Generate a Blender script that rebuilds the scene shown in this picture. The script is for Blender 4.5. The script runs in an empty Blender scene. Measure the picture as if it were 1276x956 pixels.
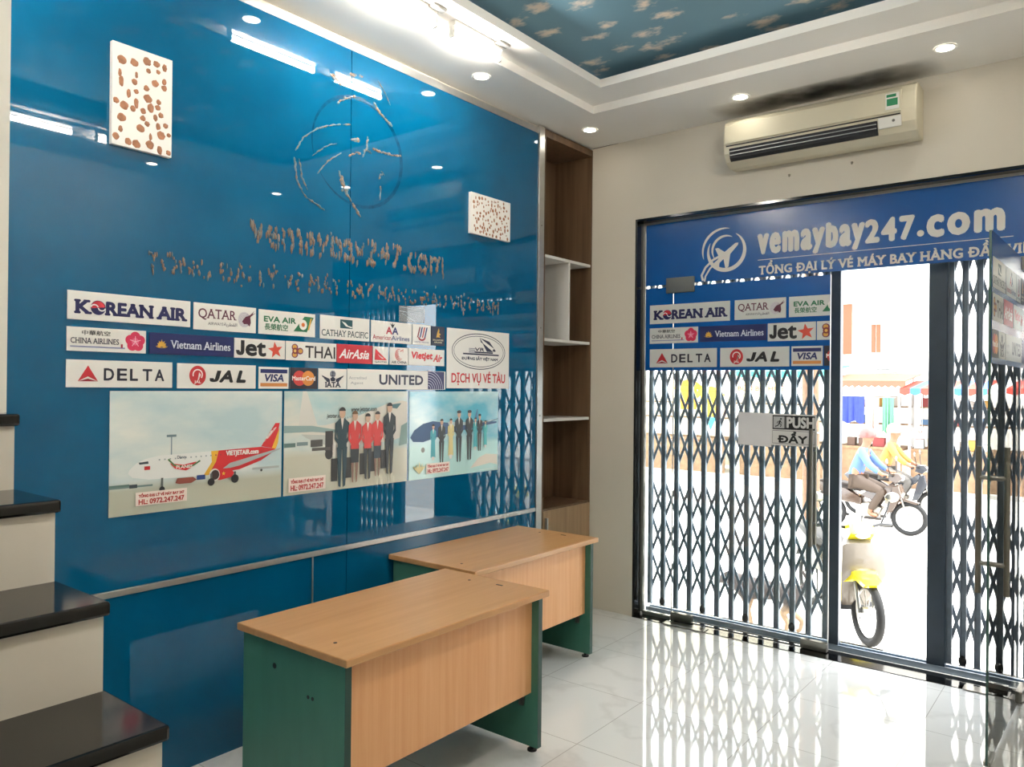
import bpy, bmesh, math, random
from mathutils import Vector, Matrix

sc = bpy.context.scene
COL = sc.collection
PI = math.pi
random.seed(7)

# ------------------------------------------------------------------ camera
CAM_F, YAW, PITCH, ROLL = 963.24, 0.667401, 0.003363, 0.009866
fw = Vector((-math.sin(YAW) * math.cos(PITCH), math.cos(YAW) * math.cos(PITCH), math.sin(PITCH)))
rt = Vector((math.cos(YAW), math.sin(YAW), 0))
up = rt.cross(fw)
cr, sr = math.cos(ROLL), math.sin(ROLL)
rt, up = cr * rt + sr * up, -sr * rt + cr * up
cam = bpy.data.cameras.new('camera')
cam.sensor_fit = 'HORIZONTAL'
cam.sensor_width = 36
cam.lens = 36 * CAM_F / 1276
cam.clip_start = 0.02
camo = bpy.data.objects.new('camera', cam)
COL.objects.link(camo)
camo.matrix_world = Matrix(((rt.x, up.x, -fw.x, 3.12917), (rt.y, up.y, -fw.y, -4.92404), (rt.z, up.z, -fw.z, 1.65), (0, 0, 0, 1)))
sc.camera = camo

# ------------------------------------------------------------------ light
vs = sc.view_settings
vs.view_transform = 'Standard'
vs.look = 'None'
vs.exposure = 1.28
vs.gamma = 1.0
vs.use_curve_mapping = False
try:
    sc.cycles.transparent_max_bounces = 24
    sc.cycles.max_bounces = 10
    sc.cycles.use_denoising = True
except Exception:
    pass
SKY = 4.0
SUN = 3.8
TUBE = 64.0
DOWN = 22.0
world = bpy.data.worlds.new('sky')
sc.world = world
world.use_nodes = True
_n = world.node_tree.nodes
_n['Background'].inputs[0].default_value = (0.93, 0.97, 1.0, 1)
_n['Background'].inputs[1].default_value = SKY
sl = bpy.data.lights.new('sun', 'SUN')
sl.energy = SUN
sl.angle = 0.02
sl.color = (1.0, 0.96, 0.9)
slo = bpy.data.objects.new('sun', sl)
COL.objects.link(slo)
slo.rotation_euler = Vector((-0.55, -0.02, -1.0)).to_track_quat('-Z', 'Y').to_euler()

# ------------------------------------------------------------------ materials
def lin(h):
    if isinstance(h, str):
        c = [int(h[i:i + 2], 16) / 255 for i in (0, 2, 4)]
        return tuple((x / 12.92 if x <= 0.04045 else ((x + 0.055) / 1.055) ** 2.4) for x in c)
    return tuple(h)

MATS = {}
def P(name, color, rough=0.5, metal=0.0, spec=0.5, coat=0.0, vary=0.0, vscale=8.0, bump=0.0, bscale=40.0, stretch=None):
    """principled material with a little procedural variation in colour and relief"""
    m = bpy.data.materials.new(name)
    m.use_nodes = True
    nt = m.node_tree
    b = nt.nodes['Principled BSDF']
    c = lin(color)
    b.inputs['Base Color'].default_value = (*c, 1)
    b.inputs['Roughness'].default_value = rough
    b.inputs['Metallic'].default_value = metal
    b.inputs['Specular IOR Level'].default_value = spec
    b.inputs['Coat Weight'].default_value = coat
    b.inputs['Coat Roughness'].default_value = 0.02
    if vary or bump:
        tc = nt.nodes.new('ShaderNodeTexCoord')
        mp = nt.nodes.new('ShaderNodeMapping')
        if stretch:
            mp.inputs['Scale'].default_value = stretch
        nt.links.new(tc.outputs['Object'], mp.inputs['Vector'])
    if vary:
        nz = nt.nodes.new('ShaderNodeTexNoise')
        nz.inputs['Scale'].default_value = vscale
        nz.inputs['Detail'].default_value = 5
        nt.links.new(mp.outputs[0], nz.inputs['Vector'])
        r = nt.nodes.new('ShaderNodeValToRGB')
        r.color_ramp.elements[0].position = 0.3
        r.color_ramp.elements[1].position = 0.7
        r.color_ramp.elements[0].color = (*[max(0, x * (1 - vary)) for x in c], 1)
        r.color_ramp.elements[1].color = (*[min(1, x * (1 + vary)) for x in c], 1)
        nt.links.new(nz.outputs['Fac'], r.inputs['Fac'])
        nt.links.new(r.outputs[0], b.inputs['Base Color'])
    if bump:
        nb = nt.nodes.new('ShaderNodeTexNoise')
        nb.inputs['Scale'].default_value = bscale
        nb.inputs['Detail'].default_value = 4
        nt.links.new(mp.outputs[0], nb.inputs['Vector'])
        bp = nt.nodes.new('ShaderNodeBump')
        bp.inputs['Strength'].default_value = bump
        bp.inputs['Distance'].default_value = 0.01
        nt.links.new(nb.outputs['Fac'], bp.inputs['Height'])
        nt.links.new(bp.outputs[0], b.inputs['Normal'])
    MATS[name] = m
    return m

def EM(name, color, s):
    m = bpy.data.materials.new(name)
    m.use_nodes = True
    nt = m.node_tree
    nt.nodes.remove(nt.nodes['Principled BSDF'])
    e = nt.nodes.new('ShaderNodeEmission')
    e.inputs[0].default_value = (*lin(color), 1)
    e.inputs[1].default_value = s
    nt.links.new(e.outputs[0], nt.nodes['Material Output'].inputs[0])
    return m

def glass_mat(name, tint, haze=0.0, ior=1.5):
    """clear sheet glass: Fresnel reflection over a tinted transparent body"""
    m = bpy.data.materials.new(name)
    m.use_nodes = True
    nt = m.node_tree
    nt.nodes.remove(nt.nodes['Principled BSDF'])
    t = nt.nodes.new('ShaderNodeBsdfTransparent')
    t.inputs[0].default_value = (*tint, 1)
    g = nt.nodes.new('ShaderNodeBsdfGlossy')
    g.inputs['Roughness'].default_value = 0.01
    f = nt.nodes.new('ShaderNodeFresnel')
    f.inputs['IOR'].default_value = ior
    mx = nt.nodes.new('ShaderNodeMixShader')
    nt.links.new(f.outputs[0], mx.inputs[0])
    nt.links.new(t.outputs[0], mx.inputs[1])
    nt.links.new(g.outputs[0], mx.inputs[2])
    out = mx
    if haze:
        d = nt.nodes.new('ShaderNodeBsdfDiffuse')
        d.inputs[0].default_value = (0.8, 0.85, 0.9, 1)
        m2 = nt.nodes.new('ShaderNodeMixShader')
        m2.inputs[0].default_value = haze
        nt.links.new(mx.outputs[0], m2.inputs[1])
        nt.links.new(d.outputs[0], m2.inputs[2])
        out = m2
    nt.links.new(out.outputs[0], nt.nodes['Material Output'].inputs[0])
    return m

def wood(name, c0, c1, rough=0.35, scale=(30, 30, 1.6), spec=0.4):
    """laminate with fine grain running along the axis whose scale is smallest"""
    m = bpy.data.materials.new(name)
    m.use_nodes = True
    nt = m.node_tree
    b = nt.nodes['Principled BSDF']
    tc = nt.nodes.new('ShaderNodeTexCoord')
    mp = nt.nodes.new('ShaderNodeMapping')
    mp.inputs['Scale'].default_value = scale
    n1 = nt.nodes.new('ShaderNodeTexNoise')
    n1.inputs['Scale'].default_value = 1.0
    n1.inputs['Detail'].default_value = 6
    n1.inputs['Roughness'].default_value = 0.62
    r = nt.nodes.new('ShaderNodeValToRGB')
    r.color_ramp.elements[0].position = 0.32
    r.color_ramp.elements[1].position = 0.68
    r.color_ramp.elements[0].color = (*lin(c0), 1)
    r.color_ramp.elements[1].color = (*lin(c1), 1)
    nt.links.new(tc.outputs['Object'], mp.inputs[0])
    nt.links.new(mp.outputs[0], n1.inputs['Vector'])
    nt.links.new(n1.outputs['Fac'], r.inputs['Fac'])
    nt.links.new(r.outputs[0], b.inputs['Base Color'])
    b.inputs['Roughness'].default_value = rough
    b.inputs['Specular IOR Level'].default_value = spec
    return m

M = {}
M['ceil'] = P('ceiling paint', 'f3f0ea', 0.7, bump=0.05, bscale=60, vary=0.015, vscale=2)
M['wall'] = P('wall paint', 'd3ccbe', 0.6, bump=0.08, bscale=50, vary=0.03, vscale=1.5)
M['white_wall'] = P('white wall paint', 'eeeae0', 0.6, vary=0.02, vscale=2)
M['riser'] = P('stair riser paint', 'd9d2c6', 0.5, vary=0.05, vscale=3)
M['granite'] = P('black granite', '0b0a0a', 0.09, spec=0.5, vary=0.5, vscale=160)
M['blue'] = None
M['alu'] = P('brushed aluminium', 'b9b8b4', 0.35, 0.85, vary=0.04, vscale=30)
M['steel'] = P('satin steel', '8d8a82', 0.28, 0.9)
M['chrome'] = P('chrome', 'd0d0d0', 0.08, 1.0)
M['white'] = P('white board', 'e6e3dd', 0.35, vary=0.01)
M['whiteplastic'] = P('white plastic', 'e4e2dc', 0.4)
M['ac'] = P('aged cream plastic', 'd0c8b1', 0.42, vary=0.03, vscale=3)
M['ac_dark'] = P('air outlet dark', '15161a', 0.5)
M['black'] = P('black plastic', '101012', 0.4)
M['rubber'] = P('black rubber', '141414', 0.75, vary=0.2, vscale=40)
M['gate'] = P('slate blue gate paint', '74818e', 0.35, 0.1, vary=0.12, vscale=20)
M['gate_post'] = P('navy gate post paint', '36424f', 0.35, 0.15, vary=0.1, vscale=10)
M['beech_top'] = wood('beech laminate top', 'bb8a59', 'c89968', 0.32, (22, 1.4, 22))
M['beech'] = wood('beech laminate front', 'd99d69', 'e3ad7b', 0.4, (40, 40, 1.4))
M['green'] = P('green laminate', '417a69', 0.45, vary=0.06, vscale=20, stretch=(1, 1, 0.2))
M['green_dark'] = P('dark green edge band', '0f3a31', 0.4)
M['walnut'] = wood('walnut laminate', '57422f', '705740', 0.45, (26, 26, 1.1))
M['walnut_pale'] = wood('pale walnut laminate', '8f7558', 'a88c6c', 0.45, (30, 30, 1.4))
M['shelf'] = P('white shelf board', 'd9d8d4', 0.4)
M['glass'] = glass_mat('clear sheet glass', (0.955, 0.975, 0.965))
M['glass_edge'] = P('green glass edge', '3c5a52', 0.2, vary=0.2, vscale=10)
M['tape'] = glass_mat('clear tape', (0.93, 0.95, 0.96), haze=0.22)
M['lamp'] = EM('fluorescent tube', (1.0, 0.945, 0.86), TUBE)
M['down'] = EM('downlight lens', (1.0, 0.95, 0.82), DOWN)
M['glue'] = P('dried glue', '7d6857', 0.45, vary=0.3, vscale=60)
M['glue_pale'] = P('pale glue smear', '5a6c72', 0.35, vary=0.2, vscale=40)
M['glue_ghost'] = P('dull print of removed ring', '024263', 0.12, vary=0.3, vscale=30)
M['spot'] = P('brown glue spots', '9c6848', 0.55, vary=0.25, vscale=50)
M['pave'] = P('sunlit concrete', 'd8d3ca', 0.8, vary=0.08, vscale=2, bump=0.2, bscale=30)
M['road'] = P('road asphalt', 'b9b4ad', 0.85, vary=0.08, vscale=3)

# blue back-painted glass
def blue_glass():
    m = bpy.data.materials.new('blue back painted glass')
    m.use_nodes = True
    nt = m.node_tree
    b = nt.nodes['Principled BSDF']
    tc = nt.nodes.new('ShaderNodeTexCoord')
    n1 = nt.nodes.new('ShaderNodeTexNoise')
    n1.inputs['Scale'].default_value = 3.5
    n1.inputs['Detail'].default_value = 8
    r = nt.nodes.new('ShaderNodeValToRGB')
    r.color_ramp.elements[0].position = 0.3
    r.color_ramp.elements[1].position = 0.75
    r.color_ramp.elements[0].color = (*lin('004f74'), 1)
    r.color_ramp.elements[1].color = (*lin('02597f'), 1)
    nt.links.new(tc.outputs['Object'], n1.inputs['Vector'])
    nt.links.new(n1.outputs['Fac'], r.inputs['Fac'])
    nt.links.new(r.outputs[0], b.inputs['Base Color'])
    b.inputs['Roughness'].default_value = 0.015
    b.inputs['IOR'].default_value = 1.52
    b.inputs['Specular IOR Level'].default_value = 0.5
    return m
M['blue'] = blue_glass()

def floor_mat():
    m = bpy.data.materials.new('white marble look tiles')
    m.use_nodes = True
    nt = m.node_tree
    N, L = nt.nodes, nt.links
    b = N['Principled BSDF']
    tc = N.new('ShaderNodeTexCoord')
    sep = N.new('ShaderNodeSeparateXYZ')
    L.new(tc.outputs['Object'], sep.inputs[0])
    def line(out, off):
        a = N.new('ShaderNodeMath'); a.operation = 'ADD'; a.inputs[1].default_value = off
        L.new(out, a.inputs[0])
        d = N.new('ShaderNodeMath'); d.operation = 'DIVIDE'; d.inputs[1].default_value = 0.6
        L.new(a.outputs[0], d.inputs[0])
        f = N.new('ShaderNodeMath'); f.operation = 'FRACT'
        L.new(d.outputs[0], f.inputs[0])
        s = N.new('ShaderNodeMath'); s.operation = 'SUBTRACT'; s.inputs[1].default_value = 0.5
        L.new(f.outputs[0], s.inputs[0])
        ab = N.new('ShaderNodeMath'); ab.operation = 'ABSOLUTE'
        L.new(s.outputs[0], ab.inputs[0])
        g = N.new('ShaderNodeMath'); g.operation = 'GREATER_THAN'; g.inputs[1].default_value = 0.4972
        L.new(ab.outputs[0], g.inputs[0])
        return g.outputs[0]
    gx = line(sep.outputs['X'], 12 - 1.165)
    gy = line(sep.outputs['Y'], 12 + 1.32)
    mx = N.new('ShaderNodeMath'); mx.operation = 'MAXIMUM'
    L.new(gx, mx.inputs[0]); L.new(gy, mx.inputs[1])
    # faint grey veins
    n0 = N.new('ShaderNodeTexNoise'); n0.inputs['Scale'].default_value = 1.4; n0.inputs['Detail'].default_value = 5
    L.new(tc.outputs['Object'], n0.inputs['Vector'])
    n1 = N.new('ShaderNodeMath'); n1.operation = 'SUBTRACT'; n1.inputs[1].default_value = 0.5
    L.new(n0.outputs['Fac'], n1.inputs[0])
    n2 = N.new('ShaderNodeMath'); n2.operation = 'ABSOLUTE'
    L.new(n1.outputs[0], n2.inputs[0])
    r = N.new('ShaderNodeValToRGB')
    r.color_ramp.elements[0].position = 0.0
    r.color_ramp.elements[1].position = 0.03
    r.color_ramp.elements[0].color = (*lin('d2d3d1'), 1)
    r.color_ramp.elements[1].color = (*lin('dcdddb'), 1)
    L.new(n2.outputs[0], r.inputs['Fac'])
    mix = N.new('ShaderNodeMix'); mix.data_type = 'RGBA'
    L.new(mx.outputs[0], mix.inputs['Factor'])
    L.new(r.outputs[0], mix.inputs[6])
    mix.inputs[7].default_value = (*lin('a3a39f'), 1)
    L.new(mix.outputs[2], b.inputs['Base Color'])
    b.inputs['Roughness'].default_value = 0.025
    b.inputs['IOR'].default_value = 1.55
    bp = N.new('ShaderNodeBump'); bp.inputs['Strength'].default_value = 0.25; bp.inputs['Distance'].default_value = 0.002; bp.invert = True
    L.new(mx.outputs[0], bp.inputs['Height'])
    L.new(bp.outputs[0], b.inputs['Normal'])
    return m
M['floor'] = floor_mat()

def cloud_paper():
    """wallpaper print: small cream clouds scattered on a teal sky"""
    m = bpy.data.materials.new('cloud wallpaper')
    m.use_nodes = True
    nt = m.node_tree
    N, L = nt.nodes, nt.links
    b = N['Principled BSDF']
    tc = N.new('ShaderNodeTexCoord')
    mp = N.new('ShaderNodeMapping'); mp.inputs['Scale'].default_value = (3.3, 5.0, 1); mp.inputs['Rotation'].default_value = (0, 0, 0.35)
    L.new(tc.outputs['Object'], mp.inputs[0])
    nz = N.new('ShaderNodeTexNoise'); nz.inputs['Scale'].default_value = 2.6; nz.inputs['Detail'].default_value = 7; nz.inputs['Roughness'].default_value = 0.62
    L.new(mp.outputs[0], nz.inputs['Vector'])
    vo = N.new('ShaderNodeTexVoronoi'); vo.inputs['Scale'].default_value = 1.0; vo.inputs['Randomness'].default_value = 0.75
    vo.voronoi_dimensions = '2D'
    L.new(mp.outputs[0], vo.inputs['Vector'])
    k = N.new('ShaderNodeMath'); k.operation = 'MULTIPLY_ADD'; k.inputs[1].default_value = -1.3; k.inputs[2].default_value = 0.0
    L.new(nz.outputs['Fac'], k.inputs[0])
    a = N.new('ShaderNodeMath'); a.operation = 'ADD'
    L.new(vo.outputs['Distance'], a.inputs[0]); L.new(k.outputs[0], a.inputs[1])
    r = N.new('ShaderNodeValToRGB')
    r.color_ramp.elements[0].position = 0.0
    r.color_ramp.elements[1].position = 1.0
    r.color_ramp.elements[0].color = (*lin('e6d6c4'), 1)
    r.color_ramp.elements[1].color = (*lin('6d93a3'), 1)
    mr = N.new('ShaderNodeMapRange'); mr.inputs['From Min'].default_value = -0.66; mr.inputs['From Max'].default_value = -0.40
    L.new(a.outputs[0], mr.inputs['Value'])
    L.new(mr.outputs[0], r.inputs['Fac'])
    L.new(r.outputs[0], b.inputs['Base Color'])
    b.inputs['Roughness'].default_value = 0.6
    return m
M['clouds'] = cloud_paper()

# ------------------------------------------------------------------ builders
def wm(o):
    m = o.matrix_basis.copy()
    while o.parent:
        o = o.parent
        m = o.matrix_basis @ m
    return m

class MB:
    def __init__(s):
        s.bm = bmesh.new()
    def _mi(s, n0, mi):
        s.bm.faces.ensure_lookup_table()
        for i in range(n0, len(s.bm.faces)):
            s.bm.faces[i].material_index = mi
    def box(s, x0, x1, y0, y1, z0, z1, mi=0):
        n0 = len(s.bm.faces)
        v = [s.bm.verts.new(p) for p in ((x0, y0, z0), (x1, y0, z0), (x1, y1, z0), (x0, y1, z0), (x0, y0, z1), (x1, y0, z1), (x1, y1, z1), (x0, y1, z1))]
        for f in ((3, 2, 1, 0), (4, 5, 6, 7), (0, 1, 5, 4), (1, 2, 6, 5), (2, 3, 7, 6), (3, 0, 4, 7)):
            s.bm.faces.new([v[i] for i in f])
        s._mi(n0, mi); return s
    def rings(s, rings, closed_ends=True, loop=False, mi=0):
        n0 = len(s.bm.faces)
        R = [[s.bm.verts.new(p) for p in r] for r in rings]
        k = len(R[0])
        m = len(R)
        for i in range(m if loop else m - 1):
            a, b = R[i], R[(i + 1) % m]
            for j in range(k):
                s.bm.faces.new((a[j], a[(j + 1) % k], b[(j + 1) % k], b[j]))
        if closed_ends and not loop:
            s.bm.faces.new(list(reversed(R[0])))
            s.bm.faces.new(R[-1])
        s._mi(n0, mi); return s
    def tube(s, pts, r, n=8, loop=False, mi=0):
        pts = [Vector(p) for p in pts]
        rr = r if isinstance(r, (list, tuple)) else [r] * len(pts)
        rings = []
        prev = None
        m = len(pts)
        for i, p in enumerate(pts):
            if loop:
                t = (pts[(i + 1) % m] - pts[i - 1])
            else:
                t = pts[min(i + 1, m - 1)] - pts[max(i - 1, 0)]
            t.normalize()
            if prev is None:
                a = Vector((0, 0, 1)) if abs(t.z) < 0.9 else Vector((1, 0, 0))
                u = t.cross(a).normalized()
            else:
                u = (prev - t * prev.dot(t)).normalized()
            prev = u
            w = t.cross(u)
            rings.append([p + (u * math.cos(2 * PI * k / n) + w * math.sin(2 * PI * k / n)) * rr[i] for k in range(n)])
        return s.rings(rings, loop=loop, mi=mi)
    def cyl(s, p0, p1, r, n=16, mi=0):
        return s.tube([p0, p1], r, n, mi=mi)
    def ell(s, c, rx, ry, rz, nu=14, nv=8, mi=0):
        c = Vector(c)
        rings = []
        for i in range(nv + 1):
            th = PI * (0.03 + 0.94 * i / nv)
            rings.append([c + Vector((rx * math.sin(th) * math.cos(2 * PI * j / nu), ry * math.sin(th) * math.sin(2 * PI * j / nu), -rz * math.cos(th))) for j in range(nu)])
        return s.rings(rings, mi=mi)
    def prism(s, poly, axis, t0, t1, mi=0):
        """polygon extruded along an axis; poly is (y,z) for x, (x,z) for y, (x,y) for z"""
        def pt(a, b, t):
            return (t, a, b) if axis == 'x' else ((a, t, b) if axis == 'y' else (a, b, t))
        return s.rings([[pt(a, b, t0) for a, b in poly], [pt(a, b, t1) for a, b in poly]], mi=mi)
    def torus(s, c, R, r, axis='y', n=28, m=10, mi=0):
        c = Vector(c)
        pts = []
        for i in range(n):
            a = 2 * PI * i / n
            ca, sa = math.cos(a) * R, math.sin(a) * R
            pts.append(c + Vector((ca, 0, sa) if axis == 'y' else ((0, ca, sa) if axis == 'x' else (ca, sa, 0))))
        return s.tube(pts, r, m, loop=True, mi=mi)
    def build(s, name, mats, parent=None, smooth=False, bevel=0.0, local=False, seg=2):
        bmesh.ops.recalc_face_normals(s.bm, faces=s.bm.faces)
        me = bpy.data.meshes.new(name)
        if parent is not None and not local:
            s.bm.transform(wm(parent).inverted())
        if smooth:
            for f in s.bm.faces:
                f.smooth = True
        s.bm.to_mesh(me)
        s.bm.free()
        for m in (mats if isinstance(mats, (list, tuple)) else [mats]):
            me.materials.append(m)
        o = bpy.data.objects.new(name, me)
        COL.objects.link(o)
        if parent is not None:
            o.parent = parent
        if bevel:
            b = o.modifiers.new('bevel', 'BEVEL')
            b.width = bevel
            b.segments = seg
            b.limit_method = 'ANGLE'
            b.angle_limit = 0.7
        if smooth:
            try:
                me.set_sharp_from_angle(angle=math.radians(50))
            except Exception:
                pass
        return o

def tag(o, label=None, cat=None, group=None, kind=None):
    if label: o['label'] = label
    if cat: o['category'] = cat
    if group: o['group'] = group
    if kind: o['kind'] = kind
    return o

def empty(name, loc, label=None, cat=None, group=None, rot=None, kind=None):
    o = bpy.data.objects.new(name, None)
    o.empty_display_size = 0.1
    COL.objects.link(o)
    o.location = loc
    if rot is not None:
        o.rotation_euler = rot
    return tag(o, label, cat, group, kind)

def copy_tree(o, parent=None):
    c = o.copy()
    COL.objects.link(c)
    c.parent = parent
    for ch in list(o.children):
        copy_tree(ch, c)
    return c

def box(name, m, x0, x1, y0, y1, z0, z1, parent=None, bevel=0.0):
    return MB().box(x0, x1, y0, y1, z0, z1).build(name, m, parent, bevel=bevel)

def structure(o, label=None, cat=None):
    o['kind'] = 'structure'
    return tag(o, label, cat)

# ------------------------------------------------------------------ the room
XR, YB, CZ = 3.45, -7.6, 3.44          # right wall, back wall, ceiling
OX0, OX1, OZ = 0.376, 3.03, 2.855      # shop front opening
structure(box('floor', M['floor'], -0.4, XR + .15, YB - .15, 0.30, -0.12, 0.0), 'white glossy marble look tile floor with thin grey joints', 'floor')

w = structure(empty('wall_front', (0, 0, 0)), 'cream painted wall above and beside the shop entrance', 'wall')
mb = MB()
mb.box(-0.4, OX0, 0.0, 0.175, 0, CZ + .3)
mb.box(OX1, XR + .15, 0.0, 0.175, 0, CZ + .3)
mb.box(OX0, OX1, 0.0, 0.175, OZ, CZ + .3)
mb.build('wall_surface', M['wall'], w)

structure(box('wall_right', M['wall'], XR, XR + .15, YB, 0, 0, CZ + .3), 'cream painted side wall beside the camera', 'wall')
structure(box('wall_back', M['wall'], -0.4, XR + .15, YB - .15, YB, 0, CZ + .3), 'cream painted wall at the far back of the shop', 'wall')

crk = MB(); crk.prism([(.0, 3.434), (.06, 3.436), (.14, 3.437), (.22, 3.4385), (.22, 3.44), (0, 3.44)], 'y', -.0012, 0.0); crk.build('plaster_crack', M['black'], w)
# left wall: masonry behind, blue glass cladding in front
wl = structure(empty('wall_left', (0, -4, 0)), 'glossy blue glass clad wall facing the desks', 'wall')
mb = MB()
mb.box(-0.4, -0.03, YB, -0.66, 0, CZ + .3)
mb.box(-0.4, -0.36, -0.66, 0.0, 0, CZ + .3)
mb.build('masonry', M['wall'], wl)
GT = 3.375
SEAM = -2.316
for (a, b, c, d) in ((YB, SEAM - .0022, 0.0, 0.798), (SEAM + .0022, -0.69, 0.0, 0.798), (YB, SEAM - .0022, 0.826, GT), (SEAM + .0022, -0.69, 0.826, GT)):
    box('glass_panel', M['blue'], -0.012, 0.0, a, b, c, d, wl)
box('seam', M['black'], -0.02, -0.013, SEAM - .02, SEAM + .02, 0, GT, wl)
structure(box('trim_1', M['alu'], -0.03, 0.010, YB, -0.69, 0.799, 0.825, bevel=.002), 'thin aluminium rail running along the blue wall below the photo posters', 'trim')
structure(box('trim_2', M['alu'], -0.03, 0.004, YB, -0.69, GT, 3.415), 'aluminium strip along the top edge of the blue wall', 'trim')
t3 = structure(box('trim_3', M['alu'], -0.34, 0.012, -0.688, -0.628, 0, 3.43, bevel=.002), 'upright aluminium strip between the blue wall and the walnut shelf unit', 'trim')
for z in (0.5, 1.45, 2.05, 2.75):
    mb = MB(); mb.cyl((0.012, -0.658, z), (0.0145, -0.658, z), 0.006, 10); mb.build('screw', M['steel'], t3)
structure(box('trim_4', M['alu'], 0.0, 0.004, -2.534, -2.526, 0, 0.798), 'thin upright strip on the blue wall below the rail', 'trim')

# ceiling: soffit ring, raised band, recessed cloud wallpaper
ce = structure(empty('ceiling', (1.6, -3.5, CZ)), 'white stepped plaster ceiling around a recessed cloud wallpaper panel', 'ceiling')
AX0, AX1, AY0, AY1 = 0.40, 2.85, -6.9, -0.63
BX0, BX1, BY0, BY1 = 0.605, 2.645, -6.65, -0.875
def ring(mb, ox0, ox1, oy0, oy1, ix0, ix1, iy0, iy1, z0, z1):
    mb.box(ox0, ix0, oy0, oy1, z0, z1)
    mb.box(ix1, ox1, oy0, oy1, z0, z1)
    mb.box(ix0, ix1, oy0, iy0, z0, z1)
    mb.box(ix0, ix1, iy1, oy1, z0, z1)
mb = MB(); ring(mb, -0.36, XR, YB, 0.0, AX0, AX1, AY0, AY1, CZ, CZ + .05); mb.build('soffit', M['ceil'], ce)
mb = MB(); ring(mb, AX0 - .05, AX1 + .05, AY0 - .05, AY1 + .05, BX0, BX1, BY0, BY1, CZ + .05, CZ + .1); mb.build('raised_band', M['ceil'], ce)
mb = MB(); mb.box(BX0 - .3, BX1 + .3, BY0 - .3, BY1 + .3, CZ + .17, CZ + .19); mb.build('cloud_wallpaper', M['clouds'], ce)
mb = MB()
mb.box(BX0 - .32, BX0 - .3, BY0 - .3, BY1 + .3, CZ + .1, CZ + .19); mb.box(BX1 + .3, BX1 + .32, BY0 - .3, BY1 + .3, CZ + .1, CZ + .19)
mb.box(BX0 - .32, BX1 + .32, BY0 - .32, BY0 - .3, CZ + .1, CZ + .19); mb.box(BX0 - .32, BX1 + .32, BY1 + .3, BY1 + .32, CZ + .1, CZ + .19)
mb.build('recess_side', M['clouds'], ce)

# shade of the gap above the air conditioner, painted onto the ceiling
def gap_shade_mat():
    m = P('gap_shade_paint', '1c1a17', 0.8)
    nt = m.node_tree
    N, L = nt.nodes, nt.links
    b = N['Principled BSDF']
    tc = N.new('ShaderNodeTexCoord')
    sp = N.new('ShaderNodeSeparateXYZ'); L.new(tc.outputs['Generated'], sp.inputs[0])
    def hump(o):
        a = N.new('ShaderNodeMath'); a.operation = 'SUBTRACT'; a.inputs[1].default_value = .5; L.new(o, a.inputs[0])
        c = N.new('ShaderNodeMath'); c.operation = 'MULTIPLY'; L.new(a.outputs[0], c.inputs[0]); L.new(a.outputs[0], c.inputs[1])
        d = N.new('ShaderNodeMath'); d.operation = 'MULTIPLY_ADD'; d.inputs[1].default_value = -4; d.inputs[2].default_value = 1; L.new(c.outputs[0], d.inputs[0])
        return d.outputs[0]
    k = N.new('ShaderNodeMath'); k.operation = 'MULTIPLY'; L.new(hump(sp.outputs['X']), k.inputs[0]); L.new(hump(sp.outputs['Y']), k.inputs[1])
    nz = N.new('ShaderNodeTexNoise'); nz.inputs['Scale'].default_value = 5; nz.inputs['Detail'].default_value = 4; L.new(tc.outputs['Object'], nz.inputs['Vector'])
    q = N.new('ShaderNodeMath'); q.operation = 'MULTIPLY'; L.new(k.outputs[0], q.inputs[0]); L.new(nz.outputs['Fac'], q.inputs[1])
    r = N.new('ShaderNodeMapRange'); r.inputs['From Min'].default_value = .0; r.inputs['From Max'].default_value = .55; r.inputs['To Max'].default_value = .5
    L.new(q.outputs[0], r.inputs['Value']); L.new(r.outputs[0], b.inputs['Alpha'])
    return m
MB().box(1.02, 2.36, -.30, -.002, CZ - .0012, CZ - .0006).build('painted_shade', gap_shade_mat(), ce)

# shop front frame
def trim(n, m, label, *b, bevel=0.0):
    return structure(box('trim_%d' % n, m, *b, bevel=bevel), label, 'trim')
trim(5, M['granite'], 'black polished granite jamb left of the glass shop front', OX0 - .004, OX0 + .012, -0.004, 0.088, 0, OZ - .01)
trim(6, M['granite'], 'black polished granite jamb right of the glass shop front', OX1 - .012, OX1 + .004, -0.004, 0.088, 0, OZ - .01)
trim(7, M['granite'], 'black polished granite band above the blue shop front sign', OX0 - .004, OX1 + .004, -0.004, 0.088, OZ - .012, OZ + .004)
fr = structure(empty('trim_8', (1.7, 0.1, 0)), 'silver aluminium channel around the shop front glass', 'trim')
mb = MB()
mb.box(OX0 + .012, OX0 + .030, 0.088, 0.118, 0.02, OZ - .012)
mb.box(OX1 - .030, OX1 - .012, 0.088, 0.118, 0.02, OZ - .012)
mb.box(OX0 + .030, OX1 - .030, 0.088, 0.118, OZ - .028, OZ - .012)
mb.box(OX0 + .030, 0.622, 0.088, 0.118, 0.0, 0.03)
mb.box(2.79, OX1 - .030, 0.088, 0.118, 0.0, 0.03)
mb.build('channel', M['alu'], fr)
trim(9, M['granite'], 'black granite door sill between the tiles and the folding gate', OX0, OX1, -0.015, 0.165, -0.01, 0.004)

GY0, GY1 = 0.095, 0.105
def pane(name, x0, x1, z0, z1, label):
    o = structure(empty(name, ((x0 + x1) / 2, 0.1, z0)), label, 'window')
    box('pane', M['glass'], x0, x1, GY0, GY1, z0, z1, o)
    return o
pane('window_1', OX0 + .03, OX1 - .03, 2.378, OZ - .028, 'fixed glass fanlight behind the blue sign above the doors')
pane('window_2', OX0 + .03, 0.622, 0.03, 2.366, 'narrow fixed glass sidelight left of the closed door')
pane('window_3', 2.795, OX1 - .03, 0.03, 2.366, 'narrow fixed glass sidelight beyond the open door')

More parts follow.
